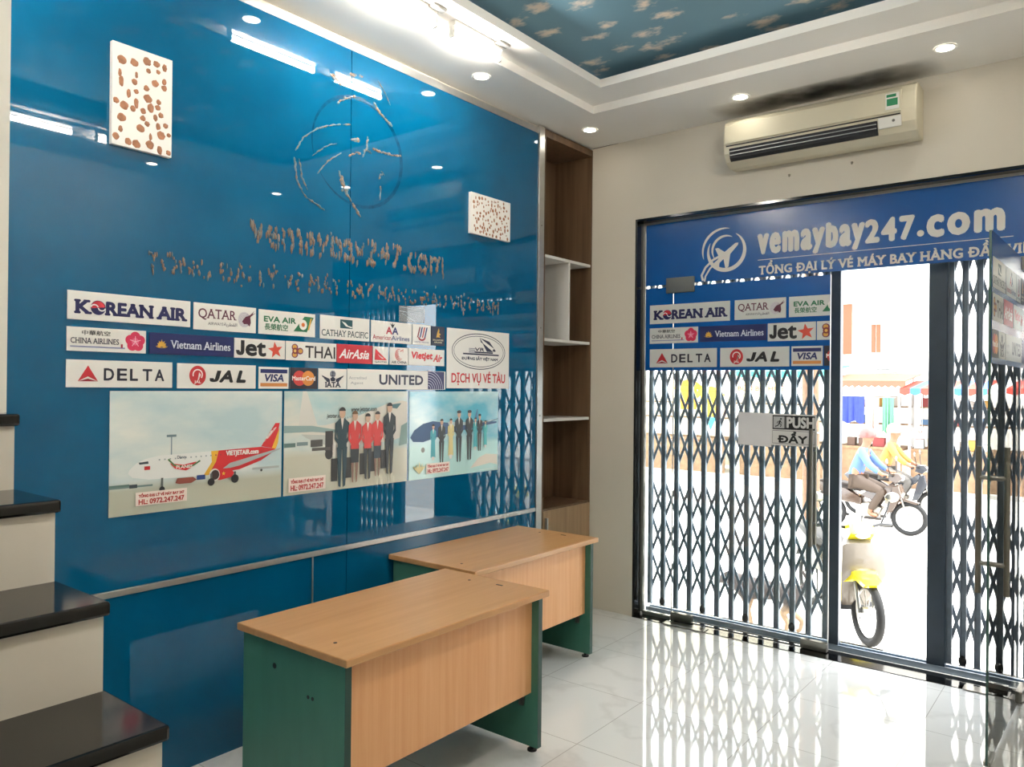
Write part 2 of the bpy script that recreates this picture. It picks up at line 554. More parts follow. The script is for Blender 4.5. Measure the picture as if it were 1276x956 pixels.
def patch(mb, x0, x1, z0, z1):
    mb.box(x0, x1, GY0 - .016, GY1 + .016, z0, z1)
# closed door
d1 = structure(empty('door_1', (0.65, 0.1, 0)), 'closed frameless glass door with push sticker', 'door')
box('glass', M['glass'], 0.630, 1.700, GY0, GY1, 0.016, 2.366, d1)
box('glass_edge', M['alu'], 0.6285, 0.631, GY0 - .001, GY1 + .001, 0.016, 2.366, d1)
box('glass_edge', M['alu'], 1.699, 1.7015, GY0 - .001, GY1 + .001, 0.016, 2.366, d1)
for n_, q in (('top_pivot_fitting', (0.575, 0.79, 2.322, 2.430)), ('bottom_pivot_fitting', (0.632, 0.79, 0.008, 0.062)), ('bottom_lock', (1.535, 1.699, 0.008, 0.064))):
    mb = MB(); patch(mb, *q); mb.build(n_, M['steel'], d1, bevel=.004)
for yy in (0.058, 0.142):
    h = MB(); h.tube([(1.600, yy, 0.66), (1.600, yy, 1.40)], 0.013, 12)
    hd = h.build('pull_handle', M['steel'], d1, smooth=True)
for zz in (0.80, 1.26):
    h = MB(); h.cyl((1.600, 0.058, zz), (1.600, 0.142, zz), 0.008, 10)
    h.build('handle_spacer', M['chrome'], hd, smooth=True)

fs = empty('floor_spring', (0.83, 0.03, 0.0), 'satin steel floor spring plate under the closed door pivot', 'door closer')
box('cover_plate', M['steel'], 0.62, 0.93, -0.03, 0.06, 0.004, 0.009, fs, bevel=.002)
mb = MB(); mb.cyl((0.66, 0.05, 0.008), (0.66, 0.05, 0.014), 0.018, 14); mb.build('pivot', M['chrome'], fs)
mb = MB(); mb.cyl((0.9, 0.015, 0.009), (0.9, 0.015, 0.016), 0.01, 10); mb.build('plate_screw', M['chrome'], fs)

# open door leaf: built closed along local x, swung into the room
d2 = structure(empty('door_2', (2.715, 0.085, 0)), 'open glass door leaf swung into the room, airline stickers on top', 'door')
DA = math.radians(88.0)
d2.rotation_euler = (0, 0, DA)
box_l = lambda name, m, b, par, bev=0.0: MB().box(*b).build(name, m, par, bevel=bev, local=True)
box_l('glass', M['glass'], (-1.07, 0.0, -0.005, 0.005, 0.016, 2.352), d2)
box_l('glass_edge', M['glass_edge'], (-1.0725, -1.0695, -0.005, 0.005, 0.016, 2.352), d2)
box_l('top_pivot_fitting', M['steel'], (-0.16, 0.02, -0.02, 0.02, 2.29, 2.36), d2, .004)
box_l('bottom_pivot_fitting', M['steel'], (-0.16, 0.02, -0.02, 0.02, 0.008, 0.07), d2, .004)
box_l('bottom_lock', M['steel'], (-1.068, -0.93, -0.014, 0.014, 0.010, 0.03), d2, .003)
for yy in (-0.055, 0.055):
    mb = MB(); mb.tube([(-0.965, yy, 0.74), (-0.965, yy, 1.40)], 0.012, 12)
    hd2 = mb.build('pull_handle', M['steel'], d2, smooth=True, local=True)
for zz in (0.875, 1.26):
    mb = MB(); mb.tube([(-0.965, -0.055, zz), (-0.965, 0.055, zz)], 0.011, 12)
    mb.build('handle_spacer', M['steel'], hd2, smooth=True, local=True)
fs2 = empty('floor_spring', (2.72, 0.05, 0.0), 'satin steel floor spring plate under the open door pivot', 'door closer')
box('cover_plate', M['steel'], 2.45, 2.765, -0.03, 0.06, 0.004, 0.0075, fs2, bevel=.002)

# ------------------------------------------------------------------ folding gates
def gate(root, xs, y, posts, flip):
    for x in xs:
        mb = MB()
        mb.box(x - .0165, x - .0120, y - .012, y + .012, .05, 2.82)
        mb.box(x + .0120, x + .0165, y - .012, y + .012, .05, 2.82)
        mb.box(x - .0120, x + .0120, y + .004, y + .008, .05, 2.82)
        mb.build('picket', M['gate'], root)
    lat = MB()
    for z0 in (2.72, 2.455, 2.19, 1.775, 1.5, 1.225, .825, .56, .295):
        for a, b in zip(xs[:-1], xs[1:]):
            hh = .1375
            for s in (1, -1):
                yy = y + (.014 if s > 0 else .020)
                dx = b - a
                Lg = math.hypot(dx, 2 * hh)
                nx, nz = -2 * hh * s / Lg * .0092, dx / Lg * .0092
                p0, p1 = (a, z0 - hh * s), (b, z0 + hh * s)
                lat.prism([(p0[0] + nx, p0[1] + nz), (p0[0] - nx, p0[1] - nz), (p1[0] - nx, p1[1] - nz), (p1[0] + nx, p1[1] + nz)], 'y', yy - .0025, yy + .0025)
    lat.build('lattice', M['gate'], root)
    for (a, b) in posts:
        box('end_post', M['gate_post'], a, b, y - .03, y + .03, 0.03, 2.82, root, bevel=.004)
    for x in xs[1::3]:
        mb = MB(); mb.ell((x, y - .012, .085), .022, .014, .03, 12, 8); mb.build('roller', M['rubber'], root, smooth=True)
GY = 0.225
gl = empty('folding_gate', (1.0, GY, 0.0), 'closed slate blue steel scissor gate behind the left glass door', 'gate')
xsl = [0.393 + 0.1045 * i for i in range(13)]
gate(gl, xsl, GY, [(1.672, 1.735)], 1)
gr = empty('folding_gate', (2.7, GY, 0.0), 'half open dark scissor gate right of the street gap', 'gate')
xsr = [2.345 + 0.0725 * i for i in range(10)]
gate(gr, xsr, GY, [(2.232, 2.330)], 1)
tr = structure(empty('trim_10', (1.7, GY, 0)), 'dark steel floor and head tracks of the folding gates', 'trim')
mb = MB(); mb.box(OX0, OX1, GY - .035, GY - .022, 0, .035); mb.box(OX0, OX1, GY + .022, GY + .035, 0, .035); mb.box(OX0, OX1, GY - .022, GY + .022, 0, .012)
mb.box(OX0, OX1, GY - .035, GY + .035, 2.82, OZ)
mb.build('track', M['gate'], tr)

# ------------------------------------------------------------------ staircase on the left
SY = -4.224
st = empty('staircase', (2.0, SY - .5, 0), 'staircase with black granite treads and cream risers beside the blue wall', 'staircase')
RH, TD, X6 = 0.175, 0.229, 1.823
for k in range(1, 10):
    nose = X6 + (6 - k) * TD
    top = k * RH
    box('tread', M['granite'], nose - TD - .035, nose, SY - 1.0, SY, top - .028, top, st, bevel=.006)
    rx = nose - .014
    box('riser', M['riser'], rx - TD, rx, SY - 1.0, SY - .008, (k - 1) * RH, top - .028, st)
structure(box('wall_stairwell', M['white_wall'], 0.75, 1.048, SY - 1.0, SY, 9 * RH, CZ), 'white wall end standing over the top stair tread', 'wall')

# ------------------------------------------------------------------ walnut shelf niche
cb = empty('shelf_cabinet', (-0.17, -0.31, 0), 'tall walnut niche unit with white shelves and a cupboard below, in the corner', 'shelf unit')
Y0, Y1, XB = -0.626, -0.004, -0.34
mb = MB()
mb.box(XB, 0.004, Y0, Y0 + .024, 0, 3.425); mb.box(XB, 0.004, Y1 - .012, Y1, 0, 3.425)
mb.box(XB, 0.004, Y0 + .024, Y1 - .012, 3.375, 3.425); mb.box(XB, XB + .012, Y0 + .024, Y1 - .012, 0.0, 3.375)
mb.box(XB + .012, 0.0, Y0 + .024, Y1 - .012, 0.775, 0.80)
mb.build('carcass', M['walnut'], cb, bevel=.0015)
for z in (2.565, 1.985, 1.425):
    box('shelf', M['shelf'], XB + .012, -0.002, Y0 + .024, Y1 - .012, z - .02, z, cb, bevel=.001)
box('divider', M['shelf'], XB + .012, -0.004, -0.300, -0.282, 1.985, 2.545, cb)
dr = box('door', M['walnut_pale'], -0.016, 0.006, Y0 + .026, Y1 - .002, 0.02, 0.785, cb, bevel=.002)
mb = MB(); mb.box(0.006, 0.028, Y0 + .045, Y0 + .060, 0.52, 0.74); mb.build('handle', M['alu'], dr, bevel=.003)

# ------------------------------------------------------------------ desks
def desk(label, x0, x1, y0, y1, zt):
    r = empty('desk', ((x0 + x1) / 2, (y0 + y1) / 2, 0), label, 'desk', 'beech and green office desks')
    tt = box('tabletop', M['beech_top'], x0, x1, y0, y1, zt - .028, zt, r, bevel=.004)
    for (a, b) in ((x1 - .17, y0 + .09), (x0 + .25, y1 - .1)):
        mb = MB(); mb.cyl((a, b, zt), (a, b, zt + .0012), 0.007, 10); mb.build('fixing_hole', M['black'], tt)
    mb = MB(); mb.box(x0 + .40, x0 + .435, y1 - .085, y1 - .075, zt, zt + .0015); mb.build('fixing_slot', M['black'], tt)
    ix1 = x1 - .028
    for a, inn in ((y0 + .018, 0), (y1 - .046, 1)):
        sp = box('side_panel', M['green'], x0 + .02, ix1, a, a + .028, 0.022, zt - .028, r)
        mb = MB(); mb.box(ix1, ix1 + .001, a, a + .028, 0.022, zt - .028); mb.build('edge_band', M['green_dark'], sp)
        for xx in (x0 + .06, ix1 - .04):
            mb = MB(); mb.tube([(xx, a + .014, z_) for z_ in (0, .008, .0081, .022)], [.022, .022, .009, .009], 14)
            mb.build('levelling_foot', M['black'], sp)
        if not inn:
            for (u, v) in ((0.22, .61), (0.42, .545), (0.445, .545)):
                mb = MB(); mb.cyl((x0 + u, a - .0012, v), (x0 + u, a, v), .007 if u > .3 else .011, 10)
                mb.build('screw_cap', M['black'], sp)
        else:
            mb = MB(); mb.box(ix1 - .10, ix1 - .075, a - .012, a, .20, .24); mb.build('corner_bracket', M['steel'], sp)
    mp_ = box('modesty_panel', M['beech'], ix1 - .055, ix1 - .038, y0 + .046, y1 - .046, 0.265, zt - .028, r)
    for yy in (y0 + .3, y1 - .22):
        mb = MB(); mb.cyl((ix1 - .0385, yy, zt - .05), (ix1 - .037, yy, zt - .05), .007, 10); mb.build('screw_cap', M['beech_top'], mp_)
    return r
desk('beech desk with green ends standing nearest the camera', 0.462, 1.108, -3.235, -2.068, 0.73)
desk('beech desk with green ends standing against the blue wall by the walnut shelf', 0.005, 0.628, -2.03, -0.880, 0.73)

# ------------------------------------------------------------------ air conditioner
ac = empty('air_conditioner', (1.675, -0.1, 3.08), 'cream wall air conditioner above the shop front sign', 'air conditioner')
A0, A1 = 1.115, 2.232
prof = [(0, 3.08), (-.10, 3.075), (-.165, 3.10), (-.195, 3.15), (-.205, 3.22), (-.20, 3.31), (-.185, 3.35), (-.15, 3.372), (0, 3.372)]
mb = MB(); mb.prism(prof, 'x', A0, A1); body = mb.build('body', M['ac'], ac, bevel=.008)
mb = MB(); mb.prism([(-.203, 3.205), (-.213, 3.21), (-.208, 3.325), (-.19, 3.345), (-.185, 3.33)], 'x', A0 + .012, A1 - .075); mb.build('front_panel', M['ac'], ac, bevel=.003)
mb = MB(); mb.box(A0 + .02, A1 - .08, -.2065, -.2, 3.193, 3.199); mb.build('panel_gap', M['ac_dark'], body)
mb = MB(); mb.prism([(-.2015, 3.178), (-.2045, 3.178), (-.190, 3.118), (-.172, 3.102), (-.168, 3.106)], 'x', A0 + .04, A1 - .20); vent = mb.build('air_outlet', M['ac_dark'], ac)
for (y_, z_) in ((-.204, 3.157), (-.198, 3.135)):
    mb = MB(); mb.box(A0 + .045, A1 - .205, y_ - .004, y_ + .002, z_, z_ + .004); mb.build('louver', M['alu'], vent)
mb = MB(); mb.prism([(-.2015, 3.19), (-.208, 3.188), (-.198, 3.13), (-.188, 3.13)], 'x', A1 - .195, A1 - .075); dp = mb.build('display_cover', M['whiteplastic'], ac, bevel=.002)
mb = MB(); mb.cyl((A1 - .115, -.207, 3.163), (A1 - .115, -.2045, 3.163), .008, 12); mb.build('indicator_lamp', M['steel'], dp)
lb = box('energy_label', M['white'], A1 - .155, A1 - .085, -.2145, -.2105, 3.225, 3.315, ac)
tag(lb, 'green and white energy label')
M['label_green'] = P('label green print', '2f8a5d', 0.5)
mb = MB(); mb.box(A1 - .148, A1 - .092, -.2155, -.2145, 3.245, 3.285); mb.box(A1 - .150, A1 - .1, -.2155, -.2145, 3.293, 3.309); mb.build('label_print', M['label_green'], lb)
for (x_, z_) in ((1.47, 3.005), (1.845, 3.02)):
    pl = empty('wall_plug', (x_, 0, z_), 'small grey plug stub in the wall below the air conditioner, ' + ('under its left half' if x_ < 1.6 else 'under its right half'), 'wall plug')
    mb = MB(); mb.tube([(x_, 0, z_), (x_, -.008, z_), (x_ + .003, -.010, z_ - .012)], [.008, .006, .005], 10)
    mb.build('stub', P('grey plug', '8a8376', 0.6), pl)

# ------------------------------------------------------------------ lamps
LBL = {0: 'round recessed downlight in the soffit right above the walnut shelf corner', 1: 'round recessed downlight in the soffit beside the far tube lamp',
       3: 'round recessed downlight just left above the air conditioner', 4: 'round recessed downlight at the right end of the air conditioner'}
def downlight(x, y, label):
    r = empty('downlight', (x, y, CZ), label, 'downlight', 'recessed ceiling downlights')
    mb = MB()
    n = 28
    rings = []
    for (rad, z) in ((.040, CZ - .001), (.043, CZ - .005), (.052, CZ - .006), (.056, CZ - .001)):
        rings.append([(x + rad * math.cos(2 * PI * k / n), y + rad * math.sin(2 * PI * k / n), z) for k in range(n)])
    mb.rings(rings, closed_ends=False)
    mb.build('trim_ring', M['whiteplastic'], r, smooth=True)
    mb = MB(); mb.cyl((x, y, CZ - .003), (x, y, CZ - .0005), .041, 28); mb.build('lens', M['down'], r)
    return r
dl = [(.214, -.377), (.214, -1.538), (.235, -2.75), (1.283, -.345), (2.398, -.369), (3.12, -.60), (3.10, -1.80), (3.1, -3.0), (.235, -3.95), (3.1, -4.2)]
for i, (x, y) in enumerate(dl):
    downlight(x, y, LBL.get(i, 'round recessed ceiling downlight outside the photo, reflected in the blue wall'))

def tube_lamp(x, y0, y1, label):
    r = empty('tube_lamp', (x, (y0 + y1) / 2, CZ + .05), label, 'tube lamp', 'fluorescent tube lamps')
    zb = CZ + .05
    box('batten', M['whiteplastic'], x - .025, x + .025, y0 - .01, y1 + .01, zb - .03, zb, r, bevel=.004)
    for e in (y0 - .006, y1 + .006):
        box('tube_holder', M['whiteplastic'], x - .016, x + .016, e - .008, e + .008, zb - .085, zb - .03, r, bevel=.003)
    mb = MB(); mb.cyl((x, y0 + .004, zb - .066), (x, y1 - .004, zb - .066), .016, 14); tb = mb.build('tube', M['lamp'], r, smooth=True)
    mb = MB(); mb.box(x + .025, x + .06, y1 - .06, y1 + .03, zb - .012, zb); mb.build('clip', M['alu'], r)
    return r
tube_lamp(.47, -2.72, -2.20, 'lit fluorescent tube lamp on the soffit step, half cut off by the photo top')
tube_lamp(.47, -2.06, -1.70, 'lit fluorescent tube lamp on the soffit step, the one nearer the walnut shelf')
for (x, y0, y1) in ((2.75, -2.96, -2.56), (2.75, -2.38, -1.90), (.47, -4.6, -3.9), (2.75, -4.6, -3.9), (1.6, -6.8, -6.75 + .5)):  # the ones behind the camera are unseen, added to brighten the room
    tube_lamp(x, y0, y1, 'added fluorescent tube lamp, unseen behind the camera' if y0 < -3.5 else 'fluorescent tube lamp over the right side of the room')

# ------------------------------------------------------------------ printed artwork
INK = {}
def ink(h, rough=0.4):
    if h not in INK:
        INK[h] = P('print ' + h, h, rough)
    return INK[h]

GLYPH = {}
def glyphs(s, serif=False, space=1.0):
    """outline of a line of text as (points, triangles), cap height about 0.68"""
    k = (s, serif, space)
    if k in GLYPH:
        return GLYPH[k]
    cu = bpy.data.curves.new('t', 'FONT')
    cu.body = s.replace('\u0110', '\u00d0')
    cu.resolution_u = 3
    cu.space_character = space
    o = bpy.data.objects.new('t', cu)
    COL.objects.link(o)
    bpy.context.view_layer.update()
    dg = bpy.context.evaluated_depsgraph_get()
    ev = o.evaluated_get(dg)
    me = ev.to_mesh()
    pts = [(v.co.x, v.co.y) for v in me.vertices]
    tris = [tuple(p.vertices) for p in me.polygons]
    if serif:
        cnt = {}
        for t in tris:
            for i in range(len(t)):
                e = tuple(sorted((t[i], t[(i + 1) % len(t)])))
                cnt[e] = cnt.get(e, 0) + 1
        add = []
        for e, c in cnt.items():
            if c != 1:
                continue
            a, b = pts[e[0]], pts[e[1]]
            L = abs(a[0] - b[0])
            if abs(a[1] - b[1]) > .012 or not (.03 < L < .16):
                continue
            y = (a[1] + b[1]) / 2
            x0, x1 = min(a[0], b[0]), max(a[0], b[0])
            if abs(y) < .012:
                add.append((x0 - .055, x1 + .055, 0, .045))
            elif abs(y - .682) < .014:
                add.append((x0 - .055, x1 + .055, .637, .682))
        for (x0, x1, y0, y1) in add:
            n = len(pts)
            pts += [(x0, y0), (x1, y0), (x1, y1), (x0, y1)]
            tris.append((n, n + 1, n + 2, n + 3))
    ev.to_mesh_clear()
    bpy.data.objects.remove(o)
    bpy.data.curves.remove(cu)
    GLYPH[k] = (pts, tris)
    return GLYPH[k]

class Art:
    """flat print: shapes in (u, v) metres on a surface; each part becomes one mesh"""
    def __init__(s, z0=0.0006, step=0.00006):
        s.parts = {}
        s.z = z0
        s.step = step
        s.clip = None
    def mesh(s, part, pts, faces, m):
        s.z += s.step
        p = s.parts.setdefault(part, ([], [], [], []))
        n = len(p[0])
        p[0].extend((x, y, s.z) for x, y in pts)
        if m not in p[3]:
            p[3].append(m)
        mi = p[3].index(m)
        for f in faces:
            p[1].append([n + i for i in f]); p[2].append(mi)
    def build(s, root, clip=None):
        out = []
        for name, (v, f, mi, ms) in s.parts.items():
            me = bpy.data.meshes.new(name)
            me.from_pydata(v, [], f)
            for m in ms:
                me.materials.append(m)
            for p, i in zip(me.polygons, mi):
                p.material_index = i
            bm = bmesh.new()
            bm.from_mesh(me)
            if clip is not None:
                for co, no in clip:
                    bmesh.ops.bisect_plane(bm, geom=bm.verts[:] + bm.edges[:] + bm.faces[:], plane_co=co, plane_no=no, clear_outer=True)
            for fc in bm.faces:
                fc.normal_update()
                if fc.normal.z < 0:
                    fc.normal_flip()
            bm.to_mesh(me)
            bm.free()
            o = bpy.data.objects.new(name, me)
            COL.objects.link(o)
            o.parent = root
            out.append(o)
        return out

class Pad:
    """a rectangle on an Art addressed in fractions of its width and height"""
    def __init__(s, art, u0, v0, w, h):
        s.a, s.u0, s.v0, s.w, s.h = art, u0, v0, w, h
    def p(s, fx, fy):
        return (s.u0 + fx * s.w, s.v0 + fy * s.h)
    def poly(s, pts, c, part='emblem'):
        q = [s.p(*t) for t in pts]
        s.a.mesh(part, q, [list(range(len(q)))], ink(c))
    def rect(s, x0, y0, x1, y1, c, part='emblem'):
        s.poly([(x0, y0), (x1, y0), (x1, y1), (x0, y1)], c, part)
    def ell(s, fx, fy, rx, ry, c, part='emblem', a0=0, a1=360, n=32):
        """ellipse (or pie); radii in fractions of the height"""
        cx, cy = s.p(fx, fy)
        full = abs(a1 - a0) >= 360
        q = [(cx + rx * s.h * math.cos(math.radians(a0 + (a1 - a0) * i / n)), cy + ry * s.h * math.sin(math.radians(a0 + (a1 - a0) * i / n))) for i in range(n if full else n + 1)]
        s.a.mesh(part, q, [list(range(len(q)))], ink(c))
    def arc(s, fx, fy, rx, ry, wd, c, part='emblem', a0=0, a1=360, n=40, taper=False, rot=0):
        """stroke along an ellipse; widths in fractions of the height"""
        cx, cy = s.p(fx, fy)
        q, f = [], []
        cr_, sr_ = math.cos(math.radians(rot)), math.sin(math.radians(rot))
        for i in range(n + 1):
            t = i / n
            a = math.radians(a0 + (a1 - a0) * t)
            k = wd / 2 * (math.sin(PI * t) ** .6 if taper else 1)
            for r in (-k, k):
                x, y = (rx + r) * s.h * math.cos(a), (ry + r) * s.h * math.sin(a)
                q.append((cx + x * cr_ - y * sr_, cy + x * sr_ + y * cr_))
        f = [(2 * i, 2 * i + 2, 2 * i + 3, 2 * i + 1) for i in range(n)]
        s.a.mesh(part, q, f, ink(c))
    def stroke(s, pts, wd, c, part='emblem'):
        q = [Vector(s.p(*t)) for t in pts]
        v, f = [], []
        for i, p in enumerate(q):
            t = (q[min(i + 1, len(q) - 1)] - q[max(i - 1, 0)]).normalized()
            nn = Vector((-t.y, t.x)) * wd * s.h / 2
            v += [tuple(p + nn), tuple(p - nn)]
        f = [(2 * i, 2 * i + 1, 2 * i + 3, 2 * i + 2) for i in range(len(q) - 1)]
        s.a.mesh(part, v, f, ink(c))
    def text(s, t, x0, y0, x1, y1, c, bold=0.0, serif=False, shear=0.0, part='lettering', space=1.0, poster=False):
        pts, tris = glyphs(t, serif, space)
        if poster:
            pts = impact(pts)
        bx0, bx1 = min(p[0] for p in pts), max(p[0] for p in pts)
        by0, by1 = min(p[1] for p in pts), max(p[1] for p in pts)
        sx, sy = (x1 - x0) * s.w / (bx1 - bx0), (y1 - y0) * s.h / (by1 - by0)
        U0, V0 = s.p(x0, y0)
        W = (x1 - x0) * s.w
        H = (y1 - y0) * s.h
        q = []
        for (x, y) in pts:
            v = (y - by0) * sy
            u = (x - bx0) * sx
            if shear:
                u = u * (1 - shear * H / W) + shear * v
            q.append((U0 + u, V0 + v))
        d = bold * (y1 - y0) * s.h
        offs = [(0, 0)] if not bold else [(0, 0)] + [(d * math.cos(a), d * math.sin(a)) for a in [i * PI / 4 for i in range(8)]]
        for k, (a, b) in enumerate(offs):
            if k:
                s.a.z += .000012 - s.a.step
            s.a.mesh(part, [(x + a, y + b) for x, y in q], tris, ink(c))
    def sub(s, x0, y0, x1, y1):
        return Pad(s.a, s.u0 + x0 * s.w, s.v0 + y0 * s.h, (x1 - x0) * s.w, (y1 - y0) * s.h)

NAVY, RED, BLK, MAR, GRN = '14164f', 'c8202b', '1a1a1c', '5a2038', '1d6b45'

def art_koran(p):
    p.text('K', .055, .24, .175, .68, NAVY, .07, True)
    p.text('REAN', .285, .24, .67, .68, NAVY, .07, True)
    p.text('AIR', .705, .24, .965, .68, NAVY, .07, True)
    p.ell(.228, .46, .255, .255, NAVY)
    p.ell(.228, .46, .235, .235, 'c62a38', a0=8, a1=188)
    p.arc(.228 - .125 * p.h / p.w, .47, .115, .09, .045, 'e8e8e8', a0=0, a1=180)
    p.arc(.228 + .125 * p.h / p.w, .45, .115, .09, .045, 'e8e8e8', a0=180, a1=360)
def art_qat(p):
    p.text('QATAR', .07, .38, .67, .80, MAR, .012, True)
    p.text('AIRWAYS', .22, .20, .46, .31, '6d6a70', 0.02)
    p.text('\ufe94\uef8f'.replace('\uef8f', '') + '\ufef3\ufeae\ufec4\ufed8\ufedf\ufe8d', .47, .17, .68, .33, '5b5560', .02)
    p.ell(.80, .50, .27, .30, 'b3adb4')
    for i in range(5):
        p.arc(.80, .50, .25 - i * .045, .28 - i * .045, .016, 'e2dfe2', a0=60, a1=300)
    p.poly([(.76, .42), (.82, .62), (.88, .66), (.97, .88), (.90, .60), (.91, .40), (.89, .24), (.85, .34), (.80, .32)], MAR)
    p.poly([(.86, .66), (.99, .80), (.90, .62)], MAR)
def art_evr(p):
    p.text('EVA AIR', .09, .52, .64, .74, GRN, .06)
    p.text('\u9577\u69ae\u822a\u7a7a', .10, .18, .50, .45, GRN, .02)
    p.poly([(.60, .20), (.84, .20), (.90, .86), (.80, .86)], GRN)
    p.poly([(.84, .18), (.97, .84), (.90, .86), (.80, .22)], GRN)
    p.ell(.775, .50, .20, .22, 'e9e6df')
    p.ell(.775, .50, .09, .09, 'd06a2a')
    p.poly([(.86, .30), (.885, .28), (.935, .80), (.91, .80)], 'd9a13f')
def art_chi(p):
    p.text('\u4e2d\u83ef\u822a\u7a7a', .18, .68, .53, .88, BLK, .02)
    p.text('CHINA AIRLINES', .045, .33, .64, .56, '2b2740', .018, True)
    p.rect(.04, .16, .72, .22, '8d8fb0')
    cx, cy = .855, .50
    for k in range(5):
        a = math.radians(90 + 72 * k)
        p.ell(cx + .22 * p.h / p.w * math.cos(a), cy + .22 * math.sin(a), .22, .22, 'd12d55')
    p.ell(cx, cy, .16, .16, 'e3698a')
    for k in range(5):
        a = math.radians(90 + 72 * k)
        p.stroke([(cx, cy), (cx + .24 * p.h / p.w * math.cos(a), cy + .24 * math.sin(a))], .03, 'f0c2cc')
    p.rect(.665, .2, .69, .36, 'a5283f')
def art_vna(p):
    for k in range(-3, 4):
        a = math.radians(90 - 27 * k)
        L = .34 - .035 * abs(k)
        cx, cy = .135, .36
        ux, uy = math.cos(a) * p.h / p.w, math.sin(a)
        nx, ny = -math.sin(a) * p.h / p.w, math.cos(a)
        p.poly([(cx, cy), (cx + ux * L * .5 + nx * .06, cy + uy * L * .5 + ny * .06), (cx + ux * L, cy + uy * L), (cx + ux * L * .5 - nx * .06, cy + uy * L * .5 - ny * .06)], 'cf9f3a')
    p.arc(.135, .40, .28, .10, .03, 'cf9f3a', a0=190, a1=350)
    p.text('Vietnam Airlines', .235, .30, .955, .68, 'd8dde8', .016, True)
def star(p, fx, fy, r, c, rot=90):
    q = []
    for k in range(10):
        a = math.radians(rot + 36 * k)
        rr = r if k % 2 == 0 else r * .42
        q.append((fx + rr * p.h / p.w * math.cos(a), fy + rr * math.sin(a)))
    p.poly(q, c)
def big_j(p, x0, y0, x1, y1, c, sh=0.0):
    q = [(.5, 1), (1, 1), (1, .30), (.94, .14), (.80, .04), (.5, 0), (.2, .04), (.06, .14), (0, .34), (.42, .34), (.45, .26), (.5, .24), (.55, .26), (.56, .34)]
    q = [(.56, 1) if t == (.5, 1) else t for t in q]
    p.poly([(x0 + u * (x1 - x0) + sh * v * (y1 - y0) * p.h / p.w, y0 + v * (y1 - y0)) for u, v in q], c, 'lettering')
def art_jst(p):
    big_j(p, .03, .13, .19, .90, '17171a')
    p.text('et', .22, .14, .60, .80, '17171a', .06)
    star(p, .80, .47, .46, 'cf4a35', 98)
def art_thi(p, full=True):
    cx, cy = (.20, .50) if full else (.5, .5)
    for k, c in ((0, '6e2a52'), (120, '6e2a52'), (240, '6e2a52')):
        a = math.radians(k)
        p.ell(cx + .22 * p.h / p.w * math.cos(a), cy + .22 * math.sin(a), .20, .18, c)
        p.ell(cx + .24 * p.h / p.w * math.cos(a), cy + .24 * math.sin(a), .13, .11, 'd09d43')
    p.ell(cx - .1 * p.h / p.w, cy, .17, .17, '7b2d2d')
    p.ell(cx - .1 * p.h / p.w, cy, .08, .08, 'e0b65c')
    if full:
        p.text('THAI', .37, .17, .97, .80, '2a2326', .018)
def art_asi(p):
    p.text('AirAsia', .06, .26, .95, .74, 'ece6e4', .035, False, .35)
def art_qan(p):
    p.poly([(.10, .24), (.14, .88), (.92, .24)], RED)
    p.poly([(.30, .56), (.52, .44), (.72, .30), (.60, .40), (.62, .30), (.48, .38)], 'e6e3dd')
    p.text('QANTAS', .12, .08, .88, .18, BLK, .04)
def art_cnx(p):
    p.text('AIR CHINA', .10, .08, .92, .22, '2a2a33', .04)
    for i in range(4):
        p.arc(.50, .58, .30 - .07 * i, .32 - .07 * i, .045, 'c0392f', a0=60 + 20 * i, a1=330 - 12 * i, taper=True)
    p.stroke([(.56, .78), (.74, .90), (.70, .74)], .05, 'c0392f')
def art_vjt(p):
    p.text('Vietjet', .06, .28, .66, .80, 'd2242c', .05, False, .12)
    p.text('Air', .68, .26, .95, .70, 'd2242c', .05, False, .35)
def art_cat(p):
    p.rect(.39, .50, .64, .88, '15494f')
    p.poly([(.42, .80), (.50, .74), (.55, .62), (.64, .58), (.62, .53), (.50, .60)], 'e6e6e0')
    p.text('CATHAY PACIFIC', .03, .13, .97, .40, '1c3540', .012, True)
def art_ame(p):
    p.text('A', .36, .42, .50, .74, 'b3243a', .05)
    p.text('A', .51, .42, .65, .74, '1d2c6b', .05)
    p.poly([(.505, .72), (.45, .92), (.50, .86), (.505, .97), (.53, .86), (.57, .92), (.52, .70)], BLK)
    p.text('American', .04, .13, .48, .34, 'a32438', .015)
    p.text('Airlines', .49, .13, .94, .34, '27407f', .015)
def art_tul(p):
    for i, c in enumerate(('7e2033', '23346f', 'b53a4a', '23346f')):
        x = .24 + .13 * i
        p.poly([(x, .36), (x + .07, .36), (x + .19, .88), (x + .12, .88)], c)
    p.arc(.50, .40, .22, .16, .09, '9d2a3d', a0=190, a1=350)
    p.text('UNITED AIRLINES', .10, .10, .90, .17, '6a6f8c', .02)
def art_sin(p):
    p.poly([(.36, .42), (.44, .70), (.54, .92), (.60, .78), (.56, .68), (.70, .60), (.58, .52), (.68, .42), (.50, .44)], 'd3a544')
    p.text('SINGAPORE', .10, .25, .90, .33, 'd7cfae', .02)
    p.text('AIRLINES', .20, .13, .80, .21, 'd7cfae', .02)
def art_del(p):
    p.poly([(.10, .22), (.19, .80), (.28, .22), (.19, .40)], 'b8252f')
    p.poly([(.10, .22), (.28, .22), (.19, .32)], '8e1c28')
    for i, ch in enumerate('DELTA'):
        x = .335 + i * .122
        p.text(ch, x, .27, x + (.088 if ch != 'L' else .07), .70, '1c1c30', .035)
